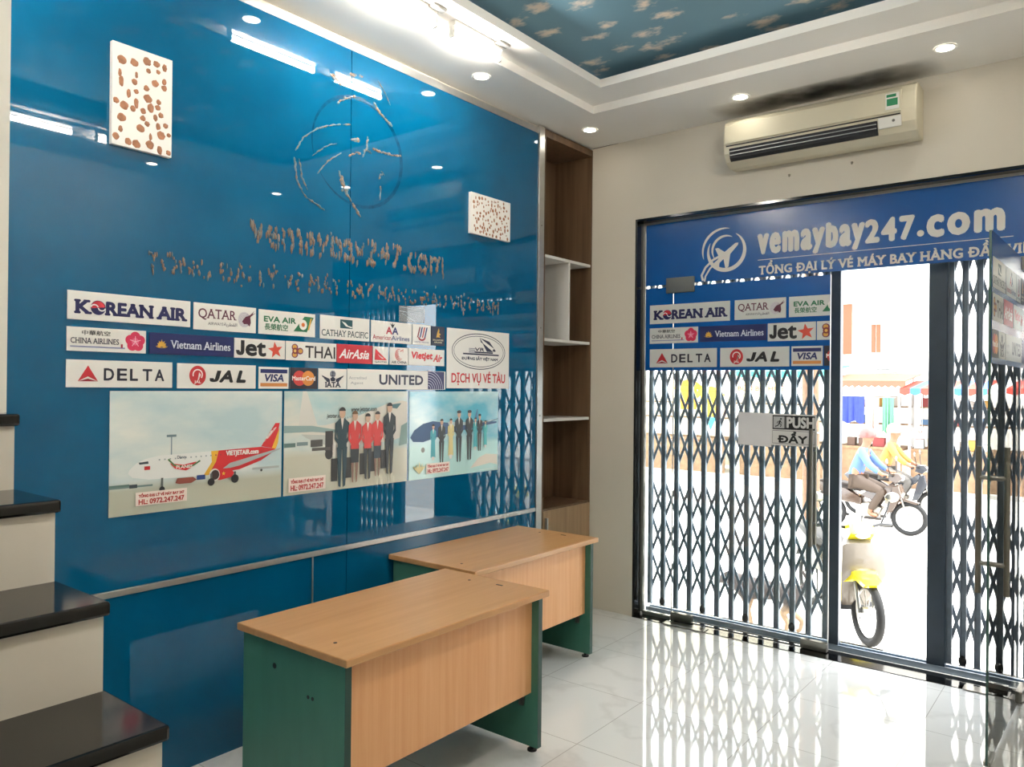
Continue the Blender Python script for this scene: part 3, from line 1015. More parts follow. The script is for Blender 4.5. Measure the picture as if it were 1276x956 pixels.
def art_jal(p):
    p.ell(.245, .52, .36, .40, 'bd2a30')
    p.arc(.245, .56, .20, .20, .05, 'ece6e0', a0=-40, a1=200)
    p.poly([(.262, .66), (.285, .55), (.25, .40), (.243, .30), (.262, .36), (.272, .50)], 'ece6e0')
    p.text('JAL', .205, .18, .285, .32, 'ece6e0', .04)
    big_j(p, .38, .26, .50, .74, '17181a', .30)
    p.text('A', .52, .28, .72, .73, '17181a', .08, False, .30)
    p.text('L', .745, .28, .885, .73, '17181a', .09, False, .30)
def art_vis(p):
    p.rect(.05, .72, .95, .90, '1d2460')
    p.rect(.05, .10, .95, .26, 'd38a4a')
    p.text('VISA', .16, .34, .86, .66, '20275e', .055, False, .22)
def art_mas(p):
    p.rect(.0, .0, 1, 1, '27202c')
    p.ell(.34, .50, .36, .36, 'c23a35')
    p.ell(.66, .50, .36, .36, 'd98a3a')
    p.text('MasterCard', .08, .40, .92, .60, 'f1ece6', .03)
def art_iat(p):
    p.ell(.5, .74, .17, .17, '20263c')
    for r in (.06, .12):
        p.arc(.5, .74, r, .16, .014, 'b9bcc6')
    p.rect(.40, .735, .60, .745, 'b9bcc6')
    for s_ in (-1, 1):
        for k in range(3):
            p.poly([(.5 + s_ * .12, .50 - .03 * k), (.5 + s_ * (.40 - .07 * k), .68 - .12 * k), (.5 + s_ * (.36 - .08 * k), .58 - .12 * k), (.5 + s_ * .10, .42 - .03 * k)], '20263c')
    p.poly([(.5, .62), (.40, .50), (.44, .38), (.56, .38), (.60, .50)], '20263c')
    p.text('IATA', .23, .10, .78, .34, '20263c', .06, True)
def art_uni(p):
    p.text('Accredited', .015, .50, .175, .64, '9a9aa0', .0)
    p.text('Agent', .03, .22, .145, .38, '9a9aa0', .0)
    p.text('UNITED', .30, .26, .745, .74, '22243f', .05)
    p.rect(.80, .02, .985, .98, '2b2c5e')
    q = p.sub(.80, .02, .985, .98)
    for i in range(7):
        q.arc(.02, -.05, .22 + .16 * i, .26 + .14 * i, .035, 'b9bcd6', a0=0, a1=90)
def art_trn(p):
    p.arc(.5, .635, .70, .305, .014, '1d2140')
    p.arc(.5, .635, .655, .265, .010, '1d2140')
    p.rect(.24, .575, .82, .60, '1d2140')
    p.poly([(.52, .80), (.50, .875), (.66, .82), (.77, .66), (.74, .645), (.66, .71), (.52, .80)], '1d2140')
    p.poly([(.50, .875), (.74, .70), (.70, .66), (.58, .74)], 'e6e3dd')
    p.poly([(.50, .875), (.56, .78), (.73, .64), (.62, .64)], '1d2140')
    p.rect(.42, .61, .72, .635, '1d2140')
    p.text('VR', .42, .645, .58, .70, '1d2140', .06, False, .2)
    for i in range(4):
        p.rect(.33, .61 + i * .022, .43, .62 + i * .022, '6b6f86')
    p.text('\u0110\u01af\u1edcNG S\u1eaeT VI\u1ec6T NAM', .22, .475, .80, .555, '1d2140', .04)
    p.text('D\u1ecaCH V\u1ee4 V\u00c9 T\u00c0U', .07, .055, .93, .29, 'c3242a', .022)

# frames: viewer's right is u, up is v
ROT_BLUE = Matrix(((0, 0, 1), (1, 0, 0), (0, 1, 0))).to_euler()     # on the blue wall, facing +x
ROT_FRONT = Matrix(((1, 0, 0), (0, 0, -1), (0, 1, 0))).to_euler()   # on the shop front, facing -y

def board(root, w, h, t, m, name='board', bevel=0.0):
    return MB().box(0, w, 0, h, 0, t).build(name, m, root, local=True, bevel=bevel)

SIGNS = [
    ('koran', art_koran, -3.674, -3.183, 1.888, 1.998, 'white', 'white sign, bold navy serif lettering with a red and blue disc as O'),
    ('qat', art_qat, -3.168, -2.864, 1.881, 1.997, 'white', 'white sign with thin maroon lettering and an antelope head emblem'),
    ('evr', art_evr, -2.850, -2.532, 1.881, 1.994, 'white', 'white sign with green lettering over green Chinese characters'),
    ('cat', art_cat, -2.502, -2.181, 1.878, 1.996, 'white', 'white sign with dark green square brush wing emblem over slim capitals'),
    ('ame', art_ame, -2.170, -1.871, 1.879, 1.994, 'white', 'white sign with a red and blue double A topped by a black eagle'),
    ('tul', art_tul, -1.864, -1.719, 1.879, 1.994, 'white', 'small white sign with a slanted red and blue striped tulip emblem'),
    ('sin', art_sin, -1.713, -1.603, 1.881, 1.992, '1b1f38', 'small dark navy sign with a golden bird emblem'),
    ('chi', art_chi, -3.675, -3.373, 1.768, 1.860, 'white', 'white sign with a pink plum blossom and black Chinese characters'),
    ('vna', art_vna, -3.359, -2.976, 1.768, 1.856, '15205a', 'navy sign with pale lettering and a golden lotus'),
    ('jst', art_jst, -2.973, -2.705, 1.766, 1.855, 'white', 'white sign with heavy black lettering and an orange red star'),
    ('thi', art_thi, -2.700, -2.399, 1.764, 1.855, 'white', 'white sign with dark capitals and a purple and gold orchid emblem'),
    ('asi', art_asi, -2.395, -2.159, 1.760, 1.856, 'bf2530', 'red sign with slanted white lettering'),
    ('qan', art_qan, -2.154, -2.045, 1.760, 1.855, 'white', 'small white sign with a red triangle and white kangaroo'),
    ('cnx', art_cnx, -2.034, -1.898, 1.761, 1.856, 'white', 'small white sign with a curled red phoenix emblem'),
    ('vjt', art_vjt, -1.893, -1.603, 1.763, 1.856, 'white', 'white sign filled by bold slanted red lettering'),
    ('del', art_del, -3.676, -3.260, 1.629, 1.735, 'white', 'white sign with widely spaced dark capitals and a red triangle'),
    ('jal', art_jal, -3.239, -2.862, 1.627, 1.733, 'white', 'white sign with heavy slanted black capitals and a red crane disc'),
    ('vis', art_vis, -2.846, -2.683, 1.627, 1.728, 'white', 'small white card sign with a navy band above and an orange band below'),
    ('mas', art_mas, -2.676, -2.516, 1.627, 1.729, 'white', 'small black card sign with overlapping red and orange circles'),
    ('iat', art_iat, -2.508, -2.332, 1.626, 1.729, 'white', 'small white sign with a dark winged globe emblem'),
    ('uni', art_uni, -2.327, -1.592, 1.625, 1.731, 'white', 'long white sign with spaced navy capitals and a striped navy globe square'),
    ('trn', art_trn, -1.581, -0.993, 1.634, 1.992, 'white', 'large white railway ticket sign with an oval train emblem and red lettering'),
]
for key, fn, y0, y1, z0, z1, bg, label in SIGNS:
    r = empty('airline_sign' if key not in ('vis', 'mas', 'iat', 'trn') else ('railway_sign' if key == 'trn' else ('agency_sign' if key == 'iat' else 'card_sign')), (0.0, y0, z0), label, 'sign', 'logo signs on the blue wall', ROT_BLUE)
    w_, h_ = y1 - y0, z1 - z0
    board(r, w_, h_, .004, M['white'] if bg == 'white' else ink(bg), bevel=.0008)
    a = Art(.0043)
    fn(Pad(a, 0, 0, w_, h_))
    a.build(r)

# ------------------------------------------------------------------ photo posters
def photo_mat(name, top, low, cl, split, scale=2.0):
    """printed sky with soft clouds over a pale apron, split at height v"""
    m = bpy.data.materials.new(name)
    m.use_nodes = True
    nt = m.node_tree
    N, L = nt.nodes, nt.links
    b = N['Principled BSDF']
    tc = N.new('ShaderNodeTexCoord')
    nz = N.new('ShaderNodeTexNoise'); nz.inputs['Scale'].default_value = scale * 2.2; nz.inputs['Detail'].default_value = 5
    mp = N.new('ShaderNodeMapping'); mp.inputs['Scale'].default_value = (1, 2.2, 1)
    L.new(tc.outputs['Object'], mp.inputs[0]); L.new(mp.outputs[0], nz.inputs['Vector'])
    r = N.new('ShaderNodeValToRGB')
    r.color_ramp.elements[0].position = 0.38; r.color_ramp.elements[1].position = 0.62
    r.color_ramp.elements[0].color = (*lin(top), 1); r.color_ramp.elements[1].color = (*lin(cl), 1)
    L.new(nz.outputs['Fac'], r.inputs['Fac'])
    sp = N.new('ShaderNodeSeparateXYZ'); L.new(tc.outputs['Object'], sp.inputs[0])
    g = N.new('ShaderNodeMapRange'); g.inputs['From Min'].default_value = split - .02; g.inputs['From Max'].default_value = split + .02
    L.new(sp.outputs['Y'], g.inputs['Value'])
    mx = N.new('ShaderNodeMix'); mx.data_type = 'RGBA'
    L.new(g.outputs[0], mx.inputs['Factor'])
    mx.inputs[6].default_value = (*lin(low), 1)
    L.new(r.outputs[0], mx.inputs[7])
    L.new(mx.outputs[2], b.inputs['Base Color'])
    b.inputs['Roughness'].default_value = 0.12
    return m

def phone_label(p, x0, y0, x1, y1):
    p.rect(x0, y0, x1, y1, 'ecdcd2', 'phone_label')
    q = p.sub(x0, y0, x1, y1)
    q.text('T\u1ed4NG \u0110\u1ea0I L\u00dd V\u00c9 M\u00c1Y BAY 247', .06, .56, .94, .92, 'b23a34', .05, part='phone_label')
    q.text('HL: 0972.247.247', .06, .10, .94, .46, 'b23a34', .06, part='phone_label')

def figure(p, cx, y0, y1, top, legs, skirt=False, dress=False, hair='2a211e', hat=False, part='printed_figure'):
    """small printed standing figure between heights y0 and y1 (fractions of the poster)"""
    H = y1 - y0
    k = .72 * H * p.h / p.w
    X = lambda d: cx + d * k
    Y = lambda t: y0 + t * H
    skin = 'caa58c'
    if dress:
        p.poly([(X(-.10), Y(.62)), (X(-.13), Y(.08)), (X(.13), Y(.08)), (X(.10), Y(.62))], top, part)
        p.poly([(X(-.05), Y(0)), (X(-.08), Y(.10)), (X(.08), Y(.10)), (X(.05), Y(0))], 'd9d6cf', part)
    elif skirt:
        for s_ in (-1, 1):
            p.poly([(X(s_ * .02), Y(.30)), (X(s_ * .09), Y(.30)), (X(s_ * .06), Y(.02)), (X(s_ * .03), Y(0))], '8a6a5a', part)
        p.poly([(X(-.11), Y(.52)), (X(.11), Y(.52)), (X(.095), Y(.28)), (X(-.095), Y(.28))], legs, part)
    else:
        for s_ in (-1, 1):
            p.poly([(X(s_ * .005), Y(.50)), (X(s_ * .115), Y(.50)), (X(s_ * .075), Y(.02)), (X(s_ * .025), Y(0))], legs, part)
    p.poly([(X(-.10), Y(.47)), (X(-.095), Y(.62)), (X(-.15), Y(.80)), (X(-.05), Y(.86)), (X(.05), Y(.86)), (X(.15), Y(.80)), (X(.095), Y(.62)), (X(.10), Y(.47))], top, part)
    for s_ in (-1, 1):
        p.poly([(X(s_ * .10), Y(.83)), (X(s_ * .155), Y(.80)), (X(s_ * .165), Y(.60)), (X(s_ * .07), Y(.52)), (X(s_ * .06), Y(.56)), (X(s_ * .125), Y(.63))], top, part)
    p.poly([(X(-.035), Y(.86)), (X(.035), Y(.86)), (X(0), Y(.72))], 'e6dcd2', part)
    p.ell(cx, Y(.925), .048 * H, .066 * H, skin, part)
    p.ell(cx, Y(.950), .052 * H, .048 * H, hair, part, 0, 180)
    if hat:
        p.ell(cx, Y(.975), .06 * H, .03 * H, '23262e', part)

def suitcase(p, x0, y0, x1, y1):
    p.rect(x0, y0, x1, y1, '2b2824', 'printed_suitcase')
    p.stroke([(x0 + .2 * (x1 - x0), y1), (x0 + .2 * (x1 - x0), y1 + .14)], .006, '8c8a86', 'printed_suitcase')
    p.stroke([(x1 - .2 * (x1 - x0), y1), (x1 - .2 * (x1 - x0), y1 + .14)], .006, '8c8a86', 'printed_suitcase')

def poster(y0, y1, z0, z1, m, label):
    r = empty('photo_poster', (0, y0, z0), label, 'poster', 'photo posters on the blue wall', ROT_BLUE)
    board(r, y1 - y0, z1 - z0, .003, m, 'photo_sheet')
    a = Art(.0033)
    return r, a, Pad(a, 0, 0, y1 - y0, z1 - z0)

# 1: red and white airliner
r, a, p = poster(-3.513, -2.718, 1.115, 1.615, photo_mat('airfield photo', 'bcd2d6', 'bdbfae', 'e6e9e2', .118, .9), 'photo poster of a red and white airliner parked on an apron')
W_, R_, Y_ = 'e4e6e3', 'cf2b31', 'e8b53a'
p.rect(0, .22, .22, .235, '6d8583'); p.rect(.0, .235, .10, .25, '5d7a72')
p.rect(.10, .215, .14, .245, '3d4a50')
p.rect(.315, .45, .322, .62, '7f949b'); p.rect(.292, .615, .345, .635, '6d858c')
p.poly([(.86, .49), (.955, .70), (.985, .70), (.955, .46)], R_, 'aircraft')
p.poly([(.93, .46), (.985, .66), (.975, .52), (.96, .46)], Y_, 'aircraft')
fus = [(.092, .335), (.10, .365), (.135, .415), (.18, .445), (.25, .465), (.55, .475), (.86, .485), (.955, .46), (.95, .44), (.86, .36), (.72, .295), (.50, .265), (.20, .275), (.115, .30)]
p.poly(fus, W_, 'aircraft')
p.poly([(.55, .475), (.86, .485), (.955, .46), (.95, .44), (.86, .36), (.72, .295), (.52, .268), (.555, .38)], R_, 'aircraft')
p.poly([(.545, .475), (.59, .476), (.575, .38), (.53, .268), (.50, .266), (.55, .38)], Y_, 'aircraft')
p.poly([(.145, .42), (.16, .42), (.195, .425), (.197, .405), (.15, .402)], '33424a', 'aircraft')
p.rect(.175, .355, .205, .385, R_, 'aircraft')
for i in range(22):
    x = .25 + i * .029
    p.rect(x, .425 + i * .0006, x + .008, .437 + i * .0006, '9aa5a8' if x < .55 else 'a83a3a', 'aircraft')
p.poly([(.31, .395), (.34, .345), (.37, .335), (.40, .325), (.43, .345), (.46, .395), (.385, .375)], R_, 'aircraft')
p.stroke([(.30, .43), (.335, .375), (.385, .36)], .014, '4d7a4e', 'aircraft'); p.stroke([(.48, .40), (.44, .365), (.39, .355)], .014, '4d7a4e', 'aircraft')
p.text('PLANES', .345, .345, .435, .372, 'efe9e3', .04)
p.text('Disney', .35, .42, .40, .455, '51606e', .02)
p.text('VIETJETAIR.com', .635, .415, .84, .468, 'f1e9e4', .05)
p.text('Vietjet', .885, .53, .945, .66, 'f0e6e2', .04, False, .9)
p.poly([(.60, .30), (.66, .36), (.99, .465), (.985, .45), (.72, .33)], 'a9b3b3', 'aircraft')
p.poly([(.56, .225), (.55, .27), (.58, .315), (.66, .315), (.685, .27), (.67, .235), (.60, .215)], R_, 'aircraft')
p.ell(.565, .265, .052, .055, 'd8d6d0', 'aircraft'); p.ell(.568, .265, .04, .043, '3d2c2c', 'aircraft'); star(p, .62, .27, .02, 'e8c23a')
p.poly([(.34, .225), (.35, .265), (.44, .265), (.46, .24), (.43, .215), (.36, .215)], '8e4a3d', 'aircraft')
p.rect(.46, .235, .51, .275, '2f4a86', 'aircraft')
for (x, y, q) in ((.268, .185, .024), (.545, .205, .033), (.69, .215, .038)):
    p.rect(x - .006, y, x + .006, .28, '59605f', 'aircraft'); p.ell(x, y, q, q, '26282a', 'aircraft')
p.ell(.86, .27, .012, .012, '3a3f3f'); p.rect(.80, .28, .98, .30, 'aeb6b4')
phone_label(p, .13, .068, .405, .178)
a.build(r)

# 2: five crew in front of a white airliner
r, a, p = poster(-2.705, -1.897, 1.115, 1.615, photo_mat('crew photo', 'a9cacd', 'cac9b8', 'e6e2d6', .20, .9), 'photo poster of five crew, three in red jackets, with trolley cases')
p.poly([(.10, .66), (.13, 1.0), (.16, 1.0), (.24, .66)], 'd6d4cc', 'aircraft')
p.poly([(0, .62), (.10, .66), (.30, .66), (.55, .74), (.80, .86), (.95, .90), (1.0, .88), (1.0, .52), (.86, .46), (.45, .44), (.30, .50), (.10, .60)], 'd8d3c8', 'aircraft')
p.poly([(0, .60), (0, .67), (.20, .66), (.42, .60), (.40, .57), (.20, .60)], '8ea6a4', 'aircraft')
p.ell(.40, .46, .15, .13, 'cfcac0', 'aircraft'); p.poly([(.12, .58), (.30, .56), (.36, .50), (.30, .46), (.16, .54)], 'b9bdb6', 'aircraft')
p.ell(.33, .37, .05, .055, '2f2d2b', 'aircraft'); p.rect(.30, .40, .36, .60, '3a3734', 'aircraft')
p.rect(0, .46, .08, .50, '5e7a76'); p.rect(.09, .47, .17, .505, '7b8f90'); p.rect(.19, .45, .28, .52, '4f4d49'); p.rect(.20, .41, .34, .44, '57524c')
p.text('jetstar.com', .31, .72, .45, .77, '4d5352', .03, False, .1)
p.text('www.jetstar.com', .50, .775, .72, .835, '4d5352', .03, False, .1)
for i in range(18):
    p.rect(.40 + i * .018, .70 + i * .0062, .406 + i * .018, .714 + i * .0062, '8d918e', 'aircraft')
p.poly([(.86, .86), (.94, .87), (.90, .81), (.85, .82)], '3f6a70', 'aircraft')
p.poly([(.92, .40), (1.0, .42), (1.0, .66), (.94, .62)], '7f9a94')
for q in ((.345, .09, .395, .32), (.45, .11, .505, .32), (.575, .13, .625, .35), (.665, .15, .71, .36), (.755, .17, .81, .37)):
    suitcase(p, *q)
figure(p, .430, .02, .84, '1f3a41', '1d3b44')
figure(p, .533, .05, .80, 'cf3a35', '2b3234', skirt=True, hair='7a5a3a')
figure(p, .640, .07, .77, 'd2403a', '33393a')
figure(p, .723, .09, .79, 'cf3a35', '33414a', skirt=True)
figure(p, .830, .10, .88, '232c2e', '24282a')
phone_label(p, .03, .03, .30, .165)
a.build(r)

# 3: crew in suits and long dresses in front of a dark blue airliner
r, a, p = poster(-1.882, -1.097, 1.115, 1.615, photo_mat('aqua crew photo', '62b6cd', 'b4dcda', 'd3e5e2', .20, .9), 'photo poster of eight crew in dark suits and long dresses under an aqua sky')
p.poly([(.01, .48), (.05, .56), (.14, .63), (.24, .655), (.40, .63), (.98, .62), (.98, .60), (.40, .50), (.14, .42), (.04, .43)], '34557f', 'aircraft')
p.poly([(.40, .64), (.42, .58), (.70, .60), (.98, .65), (.98, .63), (.70, .62)], 'b8c8cc', 'aircraft')
p.stroke([(.84, .60), (1.0, .655)], .012, '5a7f90', 'aircraft')
p.poly([(.70, .62), (.735, .78), (.745, .78), (.735, .62)], '4a6f96', 'aircraft')
p.ell(.14, .33, .03, .03, '8a8f8a', 'aircraft')
p.rect(.78, .02, .98, .03, 'cfe0dd')
p.poly([(.66, .06), (.76, .18), (.85, .22), (.99, .20), (.99, .07), (.90, .10)], 'dfd9cc')
figure(p, .245, .20, .62, '47a7b5', '47a7b5', dress=True)
figure(p, .335, .15, .68, '2a3132', '272c2d')
figure(p, .435, .20, .68, 'd3c587', 'd3c587', dress=True)
figure(p, .525, .15, .77, '25292b', '23282a', hat=True)
figure(p, .645, .16, .77, '25292b', '23282a', hat=True)
figure(p, .715, .28, .68, '3fa5b0', '8fd0d0', dress=True)
figure(p, .765, .26, .72, '2b3034', '4a4a48', hat=True)
figure(p, .835, .30, .64, '46b0b4', 'a9d8d4', dress=True)
for k in range(-2, 3):
    p.poly([(.10, .06), (.10 + k * .022 - .012, .13), (.10 + k * .03, .20 - .02 * abs(k)), (.10 + k * .022 + .012, .13)], 'd9cf9a')
phone_label(p, .17, .05, .42, .17)
a.build(r)

# ------------------------------------------------------------------ boards with glue spots, tape, residue of removed letters
def spot_board(y0, y1, z0, z1, n, rmin, rmax, seed, label):
    rnd = random.Random(seed)
    r = empty('glue_board', (0.0, y0, z0), label, 'board', 'white boards with brown glue spots', ROT_BLUE)
    w_, h_ = y1 - y0, z1 - z0
    board(r, w_, h_, .022, M['white'], bevel=.001)
    mb = MB()
    pts = []
    tries = 0
    while len(pts) < n and tries < 4000:
        tries += 1
        u, v = rnd.uniform(.05, .95) * w_, rnd.uniform(.04, .94) * h_
        q = rnd.uniform(rmin, rmax)
        if any((u - a) ** 2 + (v - b) ** 2 < (q + c) ** 2 * 1.1 for a, b, c in pts):
            continue
        if u < q or u > w_ - q or v < q or v > h_ - q:
            continue
        pts.append((u, v, q))
        st_ = rnd.choice((1, 1, 1, 1.5, 2.2))
        ang = rnd.uniform(0, PI)
        ring_ = []
        for kk in range(14):
            t = 2 * PI * kk / 14
            wob = rnd.uniform(.85, 1.12)
            x, y = q / math.sqrt(st_) * math.cos(t) * wob, q * math.sqrt(st_) * math.sin(t) * wob
            ring_.append((x, y))
        rings = []
        for sc_, zz in ((1.0, .022), (.8, .0235), (.4, .0245)):
            rings.append([(min(max(u + x * sc_, .001), w_ - .001), min(max(v + y * sc_, .001), h_ - .001), zz) for x, y in ring_])
        mb.rings(rings)
    o = mb.build('glue_spots', M['spot'], r, smooth=True, local=True)
    o['kind'] = 'stuff'
spot_board(-3.527, -3.284, 2.585, 2.990, 44, .009, .0185, 3, 'tall white board with brown glue spots at the upper left of the blue wall')
spot_board(-1.399, -1.016, 2.580, 2.831, 95, .005, .011, 5, 'smaller white board with tiny brown glue spots at the upper right of the blue wall')

tp = empty('clear_tape', (0, -1.967, 1.998), 'piece of clear tape above the double A sign on the blue wall', 'tape', None, ROT_BLUE)
mb = MB()
mb.prism([(0, 0), (.2, .008), (.2, .098), (0, .09)], 'z', .001, .0016)
mb.build('film', M['tape'], tp, local=True)
a = Art(.0018); pp = Pad(a, 0, 0, .2, .1)
for q in (((.02, .62), (.3, .58), (.98, .72)), ((.1, .50), (.5, .2), (.62, .1)), ((.05, .84), (.5, .80), (.97, .9)), ((.9, .1), (.95, .5), (.98, .9))):
    pp.stroke(q, .02, 'b8c6cf', 'crease')
a.build(tp)

def impact(pts):
    '''poster-type proportions: tall lower case, short ascenders and descenders'''
    def f(y):
        return y * .6 if y < 0 else (y / .45 * .83 * .7 if y < .45 else (.83 + (y - .45) / .25 * .17) * .7)
    return [(x, f(y)) for x, y in pts]

def residue(lines, mats, name, label, density, seed, drip):
    """blobs of old glue left where raised letters were pulled off"""
    rnd = random.Random(seed)
    r = empty(name, (0, lines[0][1], lines[0][3]), label, 'glue residue', None, ROT_BLUE)
    mb = MB()
    oy, oz = lines[0][1], lines[0][3]
    for (s_, y0, y1, z0, z1) in lines:
        pts, tris = glyphs(s_)
        if '.' in s_:
            pts = impact(pts)
        bx0, bx1 = min(p_[0] for p_ in pts), max(p_[0] for p_ in pts)
        by0, by1 = min(p_[1] for p_ in pts), max(p_[1] for p_ in pts)
        T = []
        for t in tris:
            for k in range(1, len(t) - 1):
                A, B, C_ = pts[t[0]], pts[t[k]], pts[t[k + 1]]
                T.append((abs((B[0] - A[0]) * (C_[1] - A[1]) - (C_[0] - A[0]) * (B[1] - A[1])), A, B, C_))
        wts = [t[0] for t in T]
        n = int(density * len(s_.replace(' ', '')))
        for t in rnd.choices(T, wts, k=n):
            a_, b_ = rnd.random(), rnd.random()
            if a_ + b_ > 1:
                a_, b_ = 1 - a_, 1 - b_
            x = t[1][0] + a_ * (t[2][0] - t[1][0]) + b_ * (t[3][0] - t[1][0])
            y = t[1][1] + a_ * (t[2][1] - t[1][1]) + b_ * (t[3][1] - t[1][1])
            u = y0 - oy + (x - bx0) / (bx1 - bx0) * (y1 - y0)
            v = z0 - oz + (y - by0) / (by1 - by0) * (z1 - z0)
            ww = rnd.uniform(.0028, .0052)
            hh = rnd.uniform(*drip)
            rg = []
            for sc_, zz in ((1.0, .0002), (.8, .003), (.35, .0045)):
                rg.append([(u + ww * sc_ * math.cos(2 * PI * k / 8), v + hh * sc_ * math.sin(2 * PI * k / 8) - hh * .3, zz) for k in range(8)])
            mb.rings(rg, mi=rnd.choice((0, 0, 0, 1)))
    o = mb.build('glue', mats, r, smooth=True, local=True)
    o['kind'] = 'stuff'
    return r
residue([('vemaybay247.com', -2.896, -1.612, 2.272, 2.415)], [M['glue'], M['glue_pale']], 'letter_residue', 'brown glue outlines of the large removed web address letters', 32, 1, (.009, .023))
residue([('T\u1ed4NG \u0110\u1ea0I L\u00dd V\u00c9 M\u00c1Y BAY H\u00c0NG \u0110\u1ea6U VI\u1ec6T NAM', -3.375, -1.10, 2.085, 2.235)], [M['glue'], M['glue_pale']], 'letter_residue', 'thin row of glue marks from removed small capitals under the large web address residue', 13, 2, (.006, .015))

# ring and aeroplane emblem that was pulled off: ghost ring and glue streaks
lr = empty('emblem_residue', (0, -2.68, 2.53), 'glue streaks of a removed round aeroplane emblem high on the blue wall', 'glue residue', None, ROT_BLUE)
a = Art(.0003, .0001)
def arcm(cx, cy, rx, ry, wd, m, a0, a1, part, rot=0, taper=True):
    INK['tmp'] = m
    Pad(a, 0, 0, 1, 1).arc(cx, cy, rx, ry, wd, 'tmp', part, a0, a1, 48, taper, rot)
    del INK['tmp']
arcm(.42, .33, .30, .28, .022, M['glue_ghost'], -150, 200, 'ghost_ring')
a.build(lr)
mb = MB()
rnd = random.Random(11)
def streak(pts, r0, mi=0, jit=.004):
    """a broken smear: overlapping flat blobs with gaps, along a path"""
    for i in range(len(pts) - 1):
        A, B = Vector(pts[i]), Vector(pts[i + 1])
        n = max(2, int((B - A).length / .009))
        t = (B - A).normalized()
        w = Vector((-t.y, t.x))
        for k in range(n):
            if rnd.random() < .16:
                continue
            c = A.lerp(B, k / n) + w * rnd.uniform(-jit, jit) * .6
            a_, b_ = rnd.uniform(.008, .014), r0 * rnd.uniform(.3, 1.0)
            rg = []
            for sc_, zz in ((1.0, .0002), (.75, .0025), (.3, .0038)):
                rg.append([(*(c + t * a_ * sc_ * math.cos(2 * PI * q / 8) + w * b_ * sc_ * math.sin(2 * PI * q / 8)), zz) for q in range(8)])
            mb.rings(rg, mi=mi if rnd.random() < .7 else 1 - mi)
def curve(cx, cy, rx, ry, a0, a1, rot, n=9):
    o_ = []
    for i in range(n + 1):
        t = math.radians(a0 + (a1 - a0) * i / n)
        x, y = rx * math.cos(t), ry * math.sin(t)
        o_.append((cx + x * math.cos(rot) - y * math.sin(rot), cy + x * math.sin(rot) + y * math.cos(rot)))
    return o_
streak([(.03, .255), (.07, .32), (.15, .385), (.25, .43), (.36, .46)], .006, 1, .003)      # outer sweep of the tail
streak([(.02, .20), (.035, .10), (.09, .03), (.20, -.01)], .006, 1, .006)
streak([(.05, .20), (.06, .13), (.10, .07)], .005, 1, .006)
streak([(.13, .25), (.20, .31), (.27, .34)], .004, 1, .006)
streak([(.16, .17), (.22, .24), (.30, .30)], .004, 1, .003)
streak([(.30, .16), (.34, .10), (.42, .01), (.44, -.01)], .011, 0, .005)
streak([(.29, .20), (.32, .15), (.33, .12)], .010, 0, .009)
streak([(.34, .12), (.30, .11)], .009, 1, .004)
streak([(.37, .385), (.42, .395)], .014, 0, .002)
streak([(.36, .30), (.40, .325), (.43, .33)], .010, 0, .006)
streak([(.52, .375), (.58, .37), (.66, .375), (.73, .385)], .008, 0, .006)
streak([(.36, .72), (.44, .735)], .013, 0, .004)
streak([(.24, .68), (.28, .655), (.30, .64)], .010, 0, .012)
streak([(.52, .615), (.56, .575), (.65, .53)], .010, 0, .004)
streak([(.28, .55), (.33, .59), (.39, .62)], .007, 1, .01)
streak([(.56, .23), (.58, .26), (.60, .25)], .006, 1, .008)
streak([(.565, .12), (.57, .20)], .005, 1, .006)
streak([(.45, .32), (.48, .42), (.47, .37), (.50, .34)], .005, 1, .012)
streak([(.55, .74), (.60, .69), (.64, .63)], .003, 1, .002)
for v_ in mb.bm.verts:
    v_.co.z = max(.0003, v_.co.z)
o = mb.build('glue_streaks', [M['glue'], M['glue_pale']], lr, smooth=True, local=True)
o['kind'] = 'stuff'

# ------------------------------------------------------------------ shop front sign and films
BLUEF = '0f4f92'
FILM = P('blue printed film', '08529a', 0.22, vary=0.04, vscale=2)
INK['film'] = FILM
def plane_logo(p, part='emblem', c='d9d6cf'):
    """ring with a swoosh tail and an airliner climbing to the right; pad is square"""
    p.arc(.56, .55, .36, .36, .075, c, part, 150, 360, 40, True)
    p.arc(.56, .55, .36, .36, .075, c, part, -170, 60, 40, True)
    p.arc(.55, .57, .265, .265, .05, c, part, 60, 215, 30, True)
    p.arc(.52, .56, .43, .42, .05, c, part, 75, 200, 30, True)
    p.stroke([(.10, .02), (.07, .12), (.15, .27), (.30, .40), (.46, .47)], .045, c, part)
    p.stroke([(.13, .00), (.15, .10), (.24, .24), (.36, .35), (.46, .42)], .035, c, part)
    p.poly([(.33, .30), (.42, .44), (.34, .61), (.40, .62), (.53, .53), (.74, .68), (.80, .68), (.79, .64), (.64, .48), (.61, .25), (.55, .20), (.51, .40), (.43, .33), (.42, .24), (.37, .22), (.37, .28), (.30, .27)], c, part)

